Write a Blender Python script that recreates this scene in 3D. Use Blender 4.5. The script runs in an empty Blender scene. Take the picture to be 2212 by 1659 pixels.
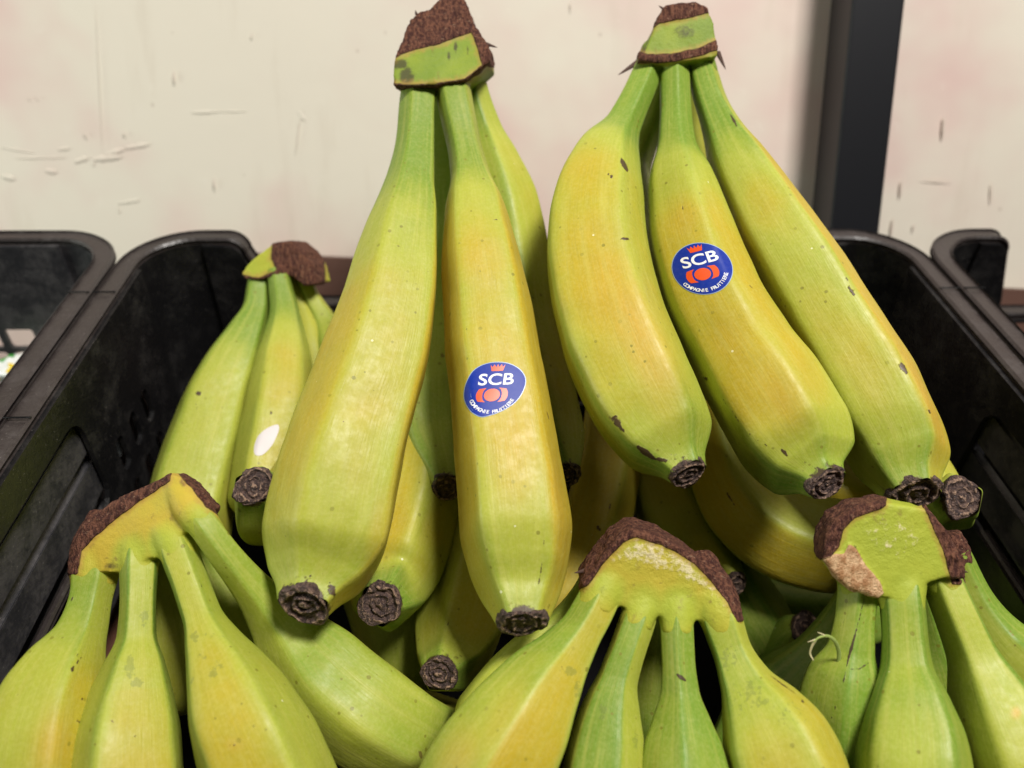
import bpy, bmesh, math, random
import numpy as np
from mathutils import Vector, Matrix
from mathutils.bvhtree import BVHTree
from mathutils.geometry import tessellate_polygon

random.seed(4)
rng = np.random.default_rng(11)
S = bpy.context.scene
COL = S.collection

# ------------------------------------------------------------------ camera
F = 1671.0                       # focal length in units of a 2212-unit-wide picture
CX, CY = 1106.0, 829.5
PITCH = math.radians(14)
CAM = np.array([0.0, 0.0, 1.40])
RT = np.array([1.0, 0, 0])
FW = np.array([0, math.cos(PITCH), -math.sin(PITCH)])
UP = np.array([0, math.sin(PITCH), math.cos(PITCH)])
cd = bpy.data.cameras.new('camera')
cam = bpy.data.objects.new('camera', cd)
COL.objects.link(cam)
cam.location = CAM
cam.rotation_euler = (math.radians(90) - PITCH, 0, 0)
cd.sensor_width = 36
cd.lens = 36 * F / 2212
cd.clip_start = 0.01
cd.clip_end = 50
cd.dof.use_dof = True
cd.dof.focus_distance = 0.275
cd.dof.aperture_fstop = 7.0
S.camera = cam
S.render.resolution_x, S.render.resolution_y = 1024, 768

# ------------------------------------------------------------------ light
w = bpy.data.worlds.new('World'); S.world = w; w.use_nodes = True
bg = w.node_tree.nodes['Background']
bg.inputs[0].default_value = (1.0, 0.97, 0.93, 1)
bg.inputs[1].default_value = 0.03
S.view_settings.view_transform = 'Standard'
S.view_settings.look = 'None'
S.view_settings.exposure = 0.0
S.view_settings.gamma = 1.0

def area(name, loc, target, size, power, color):
    l = bpy.data.lights.new(name, 'AREA'); l.shape = 'RECTANGLE'
    l.size, l.size_y = size; l.energy = power; l.color = color
    o = bpy.data.objects.new(name, l); COL.objects.link(o)
    o.location = loc
    o.rotation_euler = (Vector(target) - Vector(loc)).to_track_quat('-Z', 'Y').to_euler()
    return o
area('shop_lamp', (0.44, -0.46, 2.38), (0.0, 0.25, 1.33), (0.30, 0.30), 26.5, (1.0, 0.955, 0.90))
area('overhead_fill', (-0.45, -0.30, 2.30), (-0.1, 0.35, 1.33), (0.4, 0.4), 1.2, (1.0, 0.93, 0.88))  # unseen fill lamp added for the left crates and wall
area('left_wall_fill', (-1.0, 0.05, 1.45), (-0.35, 0.5, 1.30), (0.4, 0.4), 4.2, (0.90, 1.0, 0.90))  # added lamp, out of view, to brighten the lower left of the wall

# ------------------------------------------------------------------ helpers
def P(x, y, d):
    """point seen at picture position x, y at distance d along the view axis"""
    return CAM + d * (FW + (x - CX) / F * RT - (y - CY) / F * UP)
def camvec(v):
    v = np.array(v, float); v = v / np.linalg.norm(v)
    return v[0] * RT + v[1] * UP - v[2] * FW      # x right, y up, z toward the viewer
def proj(V):
    R = V - CAM
    d = R @ FW
    return CX + F * (R @ RT) / d, CY - F * (R @ UP) / d, d

_perm = rng.random((64, 64, 64))
def vnoise(Q):
    Q = np.asarray(Q); i = np.floor(Q).astype(int); f = Q - i
    f = f * f * (3 - 2 * f)
    r = 0
    for a in (0, 1):
        for b in (0, 1):
            for c in (0, 1):
                wt = (f[:, 0] if a else 1 - f[:, 0]) * (f[:, 1] if b else 1 - f[:, 1]) * (f[:, 2] if c else 1 - f[:, 2])
                r = r + wt * _perm[(i[:, 0] + a) % 64, (i[:, 1] + b) % 64, (i[:, 2] + c) % 64]
    return r
def fbm(Q, o=3):
    r = 0; s = 0; a = 1
    for k in range(o):
        r = r + a * vnoise(Q * 2 ** k + 13.7 * k); s += a; a *= 0.5
    return r / s                                   # 0..1

def tag(o, label=None, cat=None, group=None, kind=None):
    if label: o['label'] = label
    if cat: o['category'] = cat
    if group: o['group'] = group
    if kind: o['kind'] = kind
    return o
def empty(name, loc, label, cat, group=None):
    o = bpy.data.objects.new(name, None); COL.objects.link(o)
    o.location = loc; o.empty_display_size = 0.02
    return tag(o, label, cat, group)
def rootloc(parent):
    p = np.zeros(3)
    while parent is not None:
        p += np.array(parent.location); parent = parent.parent
    return p
def build(name, V, faces, mat, parent=None, smooth=True, attrs=None, mats=None, fmat=None):
    """V world coordinates (n,3); faces list or (m,4)/(m,3) array"""
    me = bpy.data.meshes.new(name)
    Vl = np.asarray(V, float) - rootloc(parent)
    if isinstance(faces, np.ndarray):
        m, k = faces.shape
        me.vertices.add(len(Vl)); me.vertices.foreach_set('co', Vl.ravel())
        me.loops.add(m * k); me.loops.foreach_set('vertex_index', faces.ravel().astype(np.int32))
        me.polygons.add(m)
        me.polygons.foreach_set('loop_start', (np.arange(m) * k).astype(np.int32))
        me.update(calc_edges=True)
    else:
        me.from_pydata([tuple(v) for v in Vl], [], faces)
    me.validate()
    if smooth: me.polygons.foreach_set('use_smooth', [True] * len(me.polygons))
    for mm in (mats or [mat]): me.materials.append(mm)
    if fmat is not None: me.polygons.foreach_set('material_index', fmat)
    for k, a in (attrs or {}).items():
        at = me.attributes.new(k, 'FLOAT', 'POINT'); at.data.foreach_set('value', np.asarray(a, np.float32))
    me.update()
    o = bpy.data.objects.new(name, me); COL.objects.link(o)
    if parent is not None: o.parent = parent
    return o

# ------------------------------------------------------------------ materials
class NT:
    def __init__(s, name):
        s.m = bpy.data.materials.new(name); s.m.use_nodes = True
        s.t = s.m.node_tree; s.b = s.t.nodes['Principled BSDF']
    def n(s, ty, **k):
        x = s.t.nodes.new(ty)
        for a, v in k.items():
            if a.startswith('i_'):
                key = a[2:]; key = int(key) if key.isdigit() else key.replace('_', ' ')
                x.inputs[key].default_value = v
            else: setattr(x, a, v)
        return x
    def l(s, a, b): s.t.links.new(a, b)
    def coord(s, sc=(1, 1, 1)):
        c = s.n('ShaderNodeTexCoord'); m = s.n('ShaderNodeMapping'); m.inputs['Scale'].default_value = sc
        s.l(c.outputs['Object'], m.inputs[0]); return m.outputs[0]
    def noise(s, co, scale, detail=3, rough=.55, dist=0):
        x = s.n('ShaderNodeTexNoise'); x.inputs['Scale'].default_value = scale; x.inputs['Detail'].default_value = detail
        x.inputs['Roughness'].default_value = rough; x.inputs['Distortion'].default_value = dist
        s.l(co, x.inputs['Vector']); return x.outputs['Fac']
    def ramp(s, fac, a, b, ca=0., cb=1.):
        x = s.n('ShaderNodeMapRange'); x.clamp = True; x.interpolation_type = 'SMOOTHSTEP'
        x.inputs[1].default_value = a; x.inputs[2].default_value = b; x.inputs[3].default_value = ca; x.inputs[4].default_value = cb
        s.l(fac, x.inputs[0]); return x.outputs[0]
    def mix(s, fac, a, b):
        x = s.n('ShaderNodeMix', data_type='RGBA')
        if isinstance(fac, (int, float)): x.inputs[0].default_value = fac
        else: s.l(fac, x.inputs[0])
        for i, c in ((6, a), (7, b)):
            if isinstance(c, tuple): x.inputs[i].default_value = (*c, 1)
            else: s.l(c, x.inputs[i])
        return x.outputs[2]
    def math(s, op, a, b=None, clamp=False):
        x = s.n('ShaderNodeMath', operation=op); x.use_clamp = clamp
        for i, v in ((0, a), (1, b)):
            if v is None: continue
            if isinstance(v, (int, float)): x.inputs[i].default_value = v
            else: s.l(v, x.inputs[i])
        return x.outputs[0]
    def attr(s, name):
        x = s.n('ShaderNodeAttribute'); x.attribute_name = name; return x.outputs['Fac']
    def bump(s, h, strength, dist):
        x = s.n('ShaderNodeBump'); x.inputs['Strength'].default_value = strength; x.inputs['Distance'].default_value = dist
        s.l(h, x.inputs['Height']); s.l(x.outputs[0], s.b.inputs['Normal'])
    def out(s, col=None, rough=None, spec=None):
        if col is not None:
            if isinstance(col, tuple): s.b.inputs['Base Color'].default_value = (*col, 1)
            else: s.l(col, s.b.inputs['Base Color'])
        if rough is not None:
            if isinstance(rough, (int, float)): s.b.inputs['Roughness'].default_value = rough
            else: s.l(rough, s.b.inputs['Roughness'])
        if spec is not None: s.b.inputs['Specular IOR Level'].default_value = spec
        return s.m

YEL, YGR, GRN, ORA = (.49, .36, .02), (.375, .425, .045), (.145, .27, .022), (.58, .34, .035)
def banana_mat():
    s = NT('banana_skin'); co = s.coord()
    g, sc, yl, sp = s.attr('green'), s.attr('scar'), s.attr('blush'), s.attr('mould')
    n1 = s.noise(co, 28, 3); n2 = s.noise(co, 120, 4)
    gg = s.math('ADD', g, s.math('MULTIPLY', s.math('SUBTRACT', n1, .5), .45))
    gg = s.math('ADD', gg, s.math('MULTIPLY', s.math('SUBTRACT', n2, .5), .14))
    c = s.mix(s.ramp(gg, .0, .5), YEL, YGR)
    c = s.mix(s.ramp(gg, .45, 1.0), c, GRN)
    c = s.mix(s.math('MULTIPLY', s.ramp(yl, 0, 1), .75), c, ORA)
    cx = s.n('ShaderNodeCombineXYZ'); s.l(s.attr('arc'), cx.inputs[0]); s.l(s.attr('run'), cx.inputs[1])
    mp = s.n('ShaderNodeMapping'); mp.inputs['Scale'].default_value = (1, .05, 1); s.l(cx.outputs[0], mp.inputs[0])
    stk = s.noise(mp.outputs[0], 1500, 3, .6); stk2 = s.noise(mp.outputs[0], 320, 3, .6)
    c = s.mix(s.ramp(stk, .35, .7, 0, .22), c, (.30, .28, .04))
    c = s.mix(s.ramp(stk2, .45, .7, 0, .25), c, (.55, .52, .12))
    n3 = s.noise(co, 900, 2)
    c = s.mix(s.ramp(n3, .35, .75, .0, .10), c, (.75, .72, .30))
    # greyish green smudges (water/mould marks)
    nm = s.noise(co, 700, 4, .65)
    mm = s.ramp(s.math('ADD', sp, s.math('MULTIPLY', s.math('SUBTRACT', nm, .5), 1.9)), .50, .66, 0, .42)
    c = s.mix(mm, c, (.16, .20, .045))
    # dots
    v = s.n('ShaderNodeTexVoronoi'); v.inputs['Scale'].default_value = 260; v.inputs['Randomness'].default_value = 1
    s.l(co, v.inputs['Vector'])
    sepc = s.n('ShaderNodeSeparateColor'); s.l(v.outputs['Color'], sepc.inputs[0])
    rad = s.ramp(sepc.outputs[0], .45, 1.0, .0, .19)
    dn = s.math('ADD', v.outputs['Distance'], s.math('MULTIPLY', s.math('SUBTRACT', nm, .5), .12))
    dot = s.math('MULTIPLY', s.math('LESS_THAN', dn, rad), s.ramp(s.math('ADD', n1, s.math('MULTIPLY', g, .18)), .42, .62, .10, .75))
    c = s.mix(dot, c, (.20, .19, .02))
    v2 = s.n('ShaderNodeTexVoronoi'); v2.inputs['Scale'].default_value = 75; s.l(s.coord((1, 1.3, .6)), v2.inputs['Vector'])
    sp2 = s.n('ShaderNodeSeparateColor'); s.l(v2.outputs['Color'], sp2.inputs[0])
    r2 = s.ramp(sp2.outputs[1], .84, 1.0, 0, .075)
    dot2 = s.math('MULTIPLY', s.math('LESS_THAN', s.math('ADD', v2.outputs['Distance'], s.math('MULTIPLY', s.math('SUBTRACT', s.noise(co, 1400, 2), .5), .12)), r2), .7)
    c = s.mix(dot2, c, (.13, .07, .02))
    # pale flecks of dust
    v3 = s.n('ShaderNodeTexVoronoi'); v3.inputs['Scale'].default_value = 210; s.l(co, v3.inputs['Vector'])
    sp3 = s.n('ShaderNodeSeparateColor'); s.l(v3.outputs['Color'], sp3.inputs[0])
    r3 = s.ramp(sp3.outputs[2], .93, 1.0, 0, .10)
    c = s.mix(s.math('MULTIPLY', s.math('LESS_THAN', v3.outputs['Distance'], r3), .6), c, (.85, .85, .6))
    # scars
    sm = s.ramp(s.math('ADD', sc, s.math('MULTIPLY', s.math('SUBTRACT', s.noise(co, 800, 3), .5), .7)), .38, .62)
    c = s.mix(s.math('MULTIPLY', sm, .93), c, (.055, .022, .018))
    s.b.inputs['Subsurface Weight'].default_value = .06
    s.b.inputs['Subsurface Radius'].default_value = (1.0, .8, .2)
    s.b.inputs['Subsurface Scale'].default_value = .003
    h = s.math('ADD', s.math('MULTIPLY', stk, .35), s.math('MULTIPLY', s.noise(co, 160, 3), .9))
    h = s.math('SUBTRACT', h, s.math('MULTIPLY', sm, .5))
    s.bump(h, .35, .0009)
    rough = s.ramp(s.noise(co, 300, 3), .3, .7, .42, .56)
    return s.out(c, rough, .38)

def crown_mat():
    s = NT('banana_crown_skin'); co = s.coord()
    br, pale, stn = s.attr('brown'), s.attr('pale'), s.attr('stain')
    n1 = s.noise(co, 60, 4); n2 = s.noise(co, 420, 4, .7); n3 = s.noise(s.coord((1, 1, .25)), 900, 3, .7)
    g = s.attr('green')
    gg = s.math('ADD', g, s.math('MULTIPLY', s.math('SUBTRACT', n1, .5), .5))
    c = s.mix(s.ramp(gg, 0, .5), (.53, .39, .045), YGR)
    c = s.mix(s.ramp(gg, .45, 1), c, (.15, .235, .028))
    c = s.mix(s.ramp(s.math('ADD', pale, s.math('MULTIPLY', s.math('SUBTRACT', n2, .5), 1.4)), .45, .75, 0, .85), c, (.78, .68, .42))
    stain = s.ramp(s.noise(co, 190, 4, .65), .60, .72, 0, .55)
    c = s.mix(stain, c, (.20, .13, .04))
    c = s.mix(s.ramp(s.math('ADD', stn, s.math('MULTIPLY', s.math('SUBTRACT', n2, .5), .9)), .35, .75, 0, .8), c, (.045, .03, .02))
    nr = s.math('ADD', s.attr('near'), s.math('MULTIPLY', s.math('SUBTRACT', n2, .5), .6))
    c = s.mix(s.ramp(nr, .18, .55, 0, .65), c, (.42, .24, .06))
    bcol = s.mix(s.ramp(n3, .35, .7), (.05, .017, .014), (.20, .085, .05))
    bcol = s.mix(s.ramp(s.noise(s.coord((.3, 1, 1)), 1300, 2, .7), .60, .78, 0, .7), bcol, (.38, .25, .16))
    bm = s.ramp(s.math('ADD', br, s.math('MULTIPLY', s.math('SUBTRACT', n2, .5), .35)), .42, .58)
    c = s.mix(bm, c, bcol)
    edge = s.math('MULTIPLY', s.ramp(br, .28, .45), s.ramp(br, .6, .45))
    c = s.mix(s.math('MULTIPLY', edge, .7), c, (.05, .022, .015))
    tan = s.attr('tan')
    c = s.mix(s.ramp(tan, .4, .6), c, s.mix(s.ramp(n2, .35, .65), (.66, .44, .25), (.36, .18, .08)))
    h = s.math('ADD', s.math('MULTIPLY', n2, s.math('ADD', s.math('MULTIPLY', bm, .6), s.math('ADD', s.math('ADD', .3, s.math('MULTIPLY', s.attr('tan'), .8)), s.math('MULTIPLY', pale, .5)))), s.math('MULTIPLY', n3, s.math('ADD', s.math('MULTIPLY', bm, 1.4), .08)))
    s.bump(h, .8, .0016)
    return s.out(c, s.ramp(bm, 0, 1, .55, .85), .25)

def tip_mat():
    s = NT('dried_blossom_end'); co = s.coord()
    h = s.attr('height')
    n = s.noise(co, 700, 4, .7)
    c = s.mix(s.ramp(n, .35, .7), (.035, .021, .021), (.17, .105, .08))
    c = s.mix(s.ramp(s.math('ADD', h, s.math('MULTIPLY', s.math('SUBTRACT', n, .5), 1.2)), .62, .95), c, (.40, .26, .18))
    pf = s.noise(co, 1700, 2, .6)
    c = s.mix(s.ramp(pf, .68, .76, 0, .7), c, (.55, .50, .46))
    s.bump(s.math('ADD', n, s.noise(co, 2000, 2)), .9, .0011)
    return s.out(c, .62, .45)

def plastic_mat(name, base, dust, lo=.6, hi=.85, amt=.25):
    s = NT(name); co = s.coord()
    n = s.noise(co, 55, 5, .7); n2 = s.noise(co, 500, 3, .6)
    d = s.math('ADD', n, s.math('MULTIPLY', s.math('SUBTRACT', n2, .5), .35))
    c = s.mix(s.ramp(d, lo - .15, hi - .1, 0, amt), base, dust)
    c = s.mix(s.ramp(s.noise(co, 1200, 1), .74, .78, 0, .5), c, (.35, .32, .3))
    s.bump(s.math('ADD', n2, s.noise(s.coord((1, .1, 1)), 300, 3)), .25, .0008)
    return s.out(c, s.ramp(d, .4, .75, .34, .6), .5)

def flat_mat(name, col, rough=.4, spec=.5, var=.0):
    s = NT(name)
    n = s.noise(s.coord(), 900, 3)
    c = s.mix(s.ramp(n, .35, .7, 0, var), col, tuple(min(1, x * .6 + .25) for x in col))
    return s.out(c, rough, spec)

def wall_mat():
    s = NT('cream_plaster'); co = s.coord()
    n = s.noise(co, 4.5, 4, .6); n2 = s.noise(s.coord((1.0, 1, .18)), 45, 4, .6); n3 = s.noise(co, 90, 4, .6)
    c = s.mix(s.ramp(n, .40, .60), (.66, .49, .445), (.70, .65, .55))
    c = s.mix(s.ramp(n2, .55, .72, 0, .18), c, (.50, .42, .33))
    c = s.mix(s.ramp(n3, .62, .80, 0, .25), c, (.83, .79, .70))
    v = s.n('ShaderNodeTexVoronoi'); v.inputs['Scale'].default_value = 55; s.l(co, v.inputs['Vector'])
    q = s.n('ShaderNodeSeparateColor'); s.l(v.outputs['Color'], q.inputs[0])
    r = s.ramp(q.outputs[0], .6, 1, 0, .075)
    c = s.mix(s.math('MULTIPLY', s.math('LESS_THAN', v.outputs['Distance'], r), .35), c, (.36, .28, .22))
    h = s.math('ADD', s.math('MULTIPLY', s.noise(co, 12, 3, .5), 1.2), s.math('MULTIPLY', s.noise(co, 70, 3, .5), .15))
    s.bump(h, .22, .003)
    return s.out(c, .5, .4)

def wood_mat(name, a, b):
    s = NT(name); n = s.noise(s.coord((.2, 1, 1)), 90, 5, .6)
    s.bump(n, .3, .001)
    return s.out(s.mix(n, a, b), .6)

M_BAN, M_CROWN, M_TIP = banana_mat(), crown_mat(), tip_mat()
M_PL = plastic_mat('black_crate_plastic', (.008, .0078, .0085), (.07, .065, .06))
M_RIM = plastic_mat('lit_crate_rim_plastic', (.029, .023, .022), (.10, .085, .08), amt=.4)  # lighter brown-grey base paints in light reflected off the rims; dust over it
M_DARK = flat_mat('dark_crate_base_plastic', (.004, .004, .0045), .9, .1)
M_DUSTY = plastic_mat('dusty_crate_plastic', (.026, .026, .029), (.14, .13, .13), .5, .75, .35)
M_POST = flat_mat('black_painted_metal', (.007, .0075, .010), .42, .35)
M_WALL = wall_mat()
M_SHELF = wood_mat('red_brown_shelf_board', (.20, .085, .05), (.30, .14, .09))
M_WALL_SHADE = wood_mat('wall_shade_brown', (.085, .038, .026), (.14, .07, .05))  # brown for the strip that stands in for the wall shadow
M_BLUE = flat_mat('sticker_blue', (.006, .030, .30), .42, .25, .04)
M_WHITE = flat_mat('sticker_white', (.86, .87, .88), .45, .2)
M_ORANGE = flat_mat('sticker_orange', (.80, .09, .012), .35)
M_EDGE = flat_mat('sticker_edge', (.30, .42, .62), .3)
M_GLARE = flat_mat('clear_sticker_glare', (.50, .46, .46), .35, .3)  # glare on the clear sticker painted as a pale colour

# ------------------------------------------------------------------ wall, post, shelf, crates
WY = 0.50
def box(name, lo, hi, mat, parent=None, bev=0.0):
    bm = bmesh.new(); bmesh.ops.create_cube(bm, size=1)
    lo, hi = np.array(lo), np.array(hi)
    for v in bm.verts: v.co = Vector((lo + hi) / 2 + np.array(v.co) * (hi - lo))
    if bev: bmesh.ops.bevel(bm, geom=bm.edges[:], offset=bev, segments=3, affect='EDGES', profile=.5)
    V = np.array([v.co[:] for v in bm.verts]); f = [[v.index for v in fc.verts] for fc in bm.faces]
    bm.free()
    return build(name, V, f, mat, parent, smooth=False)

# the wall: one sheet with fine undulation
gx, gz = np.meshgrid(np.linspace(-1.6, 1.6, 220), np.linspace(.55, 2.6, 150))
V = np.stack([gx.ravel(), np.full(gx.size, WY), gz.ravel()], 1)
V[:, 1] += (fbm(V * 9) - .5) * .0012
idx = np.arange(gx.size).reshape(gx.shape)
Fq = np.stack([idx[:-1, :-1], idx[:-1, 1:], idx[1:, 1:], idx[1:, :-1]], -1).reshape(-1, 4)
wall = build('wall', V, Fq, M_WALL)
tag(wall, 'cream painted plaster wall with scratches behind the crates', 'wall', kind='structure')
def on_wall(x, y, off=.0):
    r = FW + (x - CX) / F * RT - (y - CY) / F * UP
    t = (WY - off - CAM[1]) / r[1]
    return CAM + t * r
# raised plaster ridges and dents left on the wall
ridges = [((225, 334), (268, 322), 8), ((268, 320), (322, 311), 7), ((195, 345), (262, 338), 9), ((195, 336), (200, 360), 5),
          ((412, 243), (470, 241), 5), ((470, 241), (530, 240), 2.5), ((158, 350), (190, 340), 8), ((32, 342), (140, 340), 4),
          ((0, 318), (70, 330), 4), ((252, 440), (300, 432), 6), ((252, 445), (256, 462), 4), ((642, 240), (660, 262), 5), ((655, 235), (640, 275), 4),
          ((122, 323), (150, 320), 5), ((95, 368), (120, 372), 9), ((0, 380), (30, 387), 9)]
for (a, b, wd) in ridges:
    A, B = on_wall(*a, .0016), on_wall(*b, .0016)
    T = (B - A); L = np.linalg.norm(T); T /= L; Nn = np.array([0, -1, 0.]); Bn = np.cross(T, Nn)
    n, k = 14, 7; vs = []
    for i in range(n):
        f = i / (n - 1); ww = wd * .00018 * (math.sin(math.pi * min(1, f * .96 + .02)) ** .4) * (.7 + .6 * random.random())
        for j in range(k):
            a_ = math.pi * j / (k - 1)
            vs.append(A + T * L * f + Bn * math.cos(a_) * ww + Nn * (math.sin(a_) * ww * .32 - .0014))
    vs = np.array(vs); I = np.arange(n * k).reshape(n, k)
    fq = np.stack([I[:-1, :-1], I[1:, :-1], I[1:, 1:], I[:-1, 1:]], -1).reshape(-1, 4)
    build('plaster_ridge', vs, fq, M_WALL, wall)

M_SCUFF = flat_mat('scuffed_plaster', (.62, .53, .45), .7)
for (a, b, wd) in [((375, 152), (377, 180), 7), ((462, 384), (464, 410), 6), ((2040, 250), (2037, 300), 8), ((1948, 388), (1945, 428), 7), ((1930, 470), (1925, 512), 7), ((2143, 393), (2142, 440), 5), ((1976, 482), (1973, 500), 5),
                   ((648, 262), (640, 330), 3), ((206, 0), (222, 330), 2), ((1233, 0), (1234, 24), 3), ((545, 70), (543, 82), 4), ((1990, 388), (2060, 392), 3), ((180, 285), (188, 296), 5), ((60, 208), (66, 212), 4), ((78, 208), (83, 212), 4), ((265, 285), (272, 292), 5)]:
    A, B = on_wall(*a, .0018), on_wall(*b, .0018); T = (B - A); L = np.linalg.norm(T); T /= L; Bn = np.cross(T, [0, -1, 0.]); vs = []
    for i in range(9):
        f = i / 8; ww = wd * .00011 * math.sin(math.pi * (f * .94 + .03)) ** .7 * random.uniform(.7, 1.1); c = A + T * L * f
        vs += [c - Bn * ww, c + np.array([0, -.00003, 0]), c + Bn * ww]
    build('scuff_mark', np.array(vs), [[3 * i + j, 3 * i + j + 1, 3 * i + j + 4, 3 * i + j + 3] for i in range(8) for j in (0, 1)], M_SCUFF, wall)
post = box('shelf_post', (-.0145, -.016, -.9), (.0145, .016, .9), M_POST, None, .0018)
# post stands just off the wall
pc = P(1872, 20, .46)
post.location = (P(1824, 20, .466)[0], WY - .024, 1.45)
tag(post, 'black metal upright post standing against the cream wall at the right', 'post')

# crate frame: u to the right, v away from the viewer and up the slope, n out of the slope
D = FW + .816 * UP - .046 * RT; D /= np.linalg.norm(D)
R = np.cross(D, [0, 0, 1.]); R /= np.linalg.norm(R)
N = np.cross(R, D)
OC = P(261, 559, .389) + D * .027
def cr(u, v, n): return OC + R * u + D * v + N * n

def plate(name, outer, holes, f2w, nrm, th, mat, parent):
    """flat panel with holes: 2-D loops -> world by f2w, extruded by th along nrm"""
    loops = [outer] + holes
    tri = tessellate_polygon([[Vector((p[0], p[1], 0)) for p in lp] for lp in loops])
    pts = [p for lp in loops for p in lp]
    A = np.array([f2w(*p) for p in pts]); n = len(A)
    V = np.concatenate([A, A + nrm * th])
    f = [list(t) for t in tri] + [[i + n for i in reversed(t)] for t in tri]
    o = 0
    for lp in loops:
        m = len(lp)
        for i in range(m):
            a, b = o + i, o + (i + 1) % m
            f.append([a, b, b + n, a + n])
        o += m
    ob = build(name, V, f, mat, parent, smooth=False)
    bm = bmesh.new(); bm.from_mesh(ob.data); bmesh.ops.recalc_face_normals(bm, faces=bm.faces[:]); bm.to_mesh(ob.data); bm.free()
    return ob
def rrect(x0, y0, x1, y1, r, k=4):
    r = min(r, abs(x1 - x0) / 2 * .98, abs(y1 - y0) / 2 * .98); o = []
    for cx, cy, a0 in ((x1 - r, y1 - r, 0), (x0 + r, y1 - r, 90), (x0 + r, y0 + r, 180), (x1 - r, y0 + r, 270)):
        for i in range(k + 1):
            a = math.radians(a0 + 90 * i / k); o.append((cx + r * math.cos(a), cy + r * math.sin(a)))
    return o
def sweep(name, pts, aa, wid, th, mat, parent, rnd=.25):
    """bar of width wid (along aa) and thickness th along pts"""
    pts = np.array(pts); aa = np.array(aa); n = len(pts)
    T = np.gradient(pts, axis=0); T /= np.linalg.norm(T, axis=1)[:, None]
    B = np.cross(T, aa); B /= np.linalg.norm(B, axis=1)[:, None]
    q = []
    for sx, sy in ((1, 1), (-1, 1), (-1, -1), (1, -1)):
        for (ox, oy) in ([(0, rnd), (rnd, 0)] if sx * sy < 0 else [(rnd, 0), (0, rnd)]):
            q.append((sx * (wid / 2 - ox * th), sy * (th / 2 - oy * th)))
    k = len(q)
    V = np.concatenate([pts[:, None] + aa[:, None] * np.array(q)[None, :, :1] + B[:, None] * np.array(q)[None, :, 1:]], 0).reshape(-1, 3)
    I = np.arange(n * k).reshape(n, k); J = np.roll(I, -1, 1)
    f = np.stack([I[:-1], J[:-1], J[1:], I[1:]], -1).reshape(-1, 4).tolist()
    f += [list(range(k))[::-1], [(n - 1) * k + i for i in range(k)]]
    return build(name, V, f, mat, parent, smooth=False)

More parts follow.
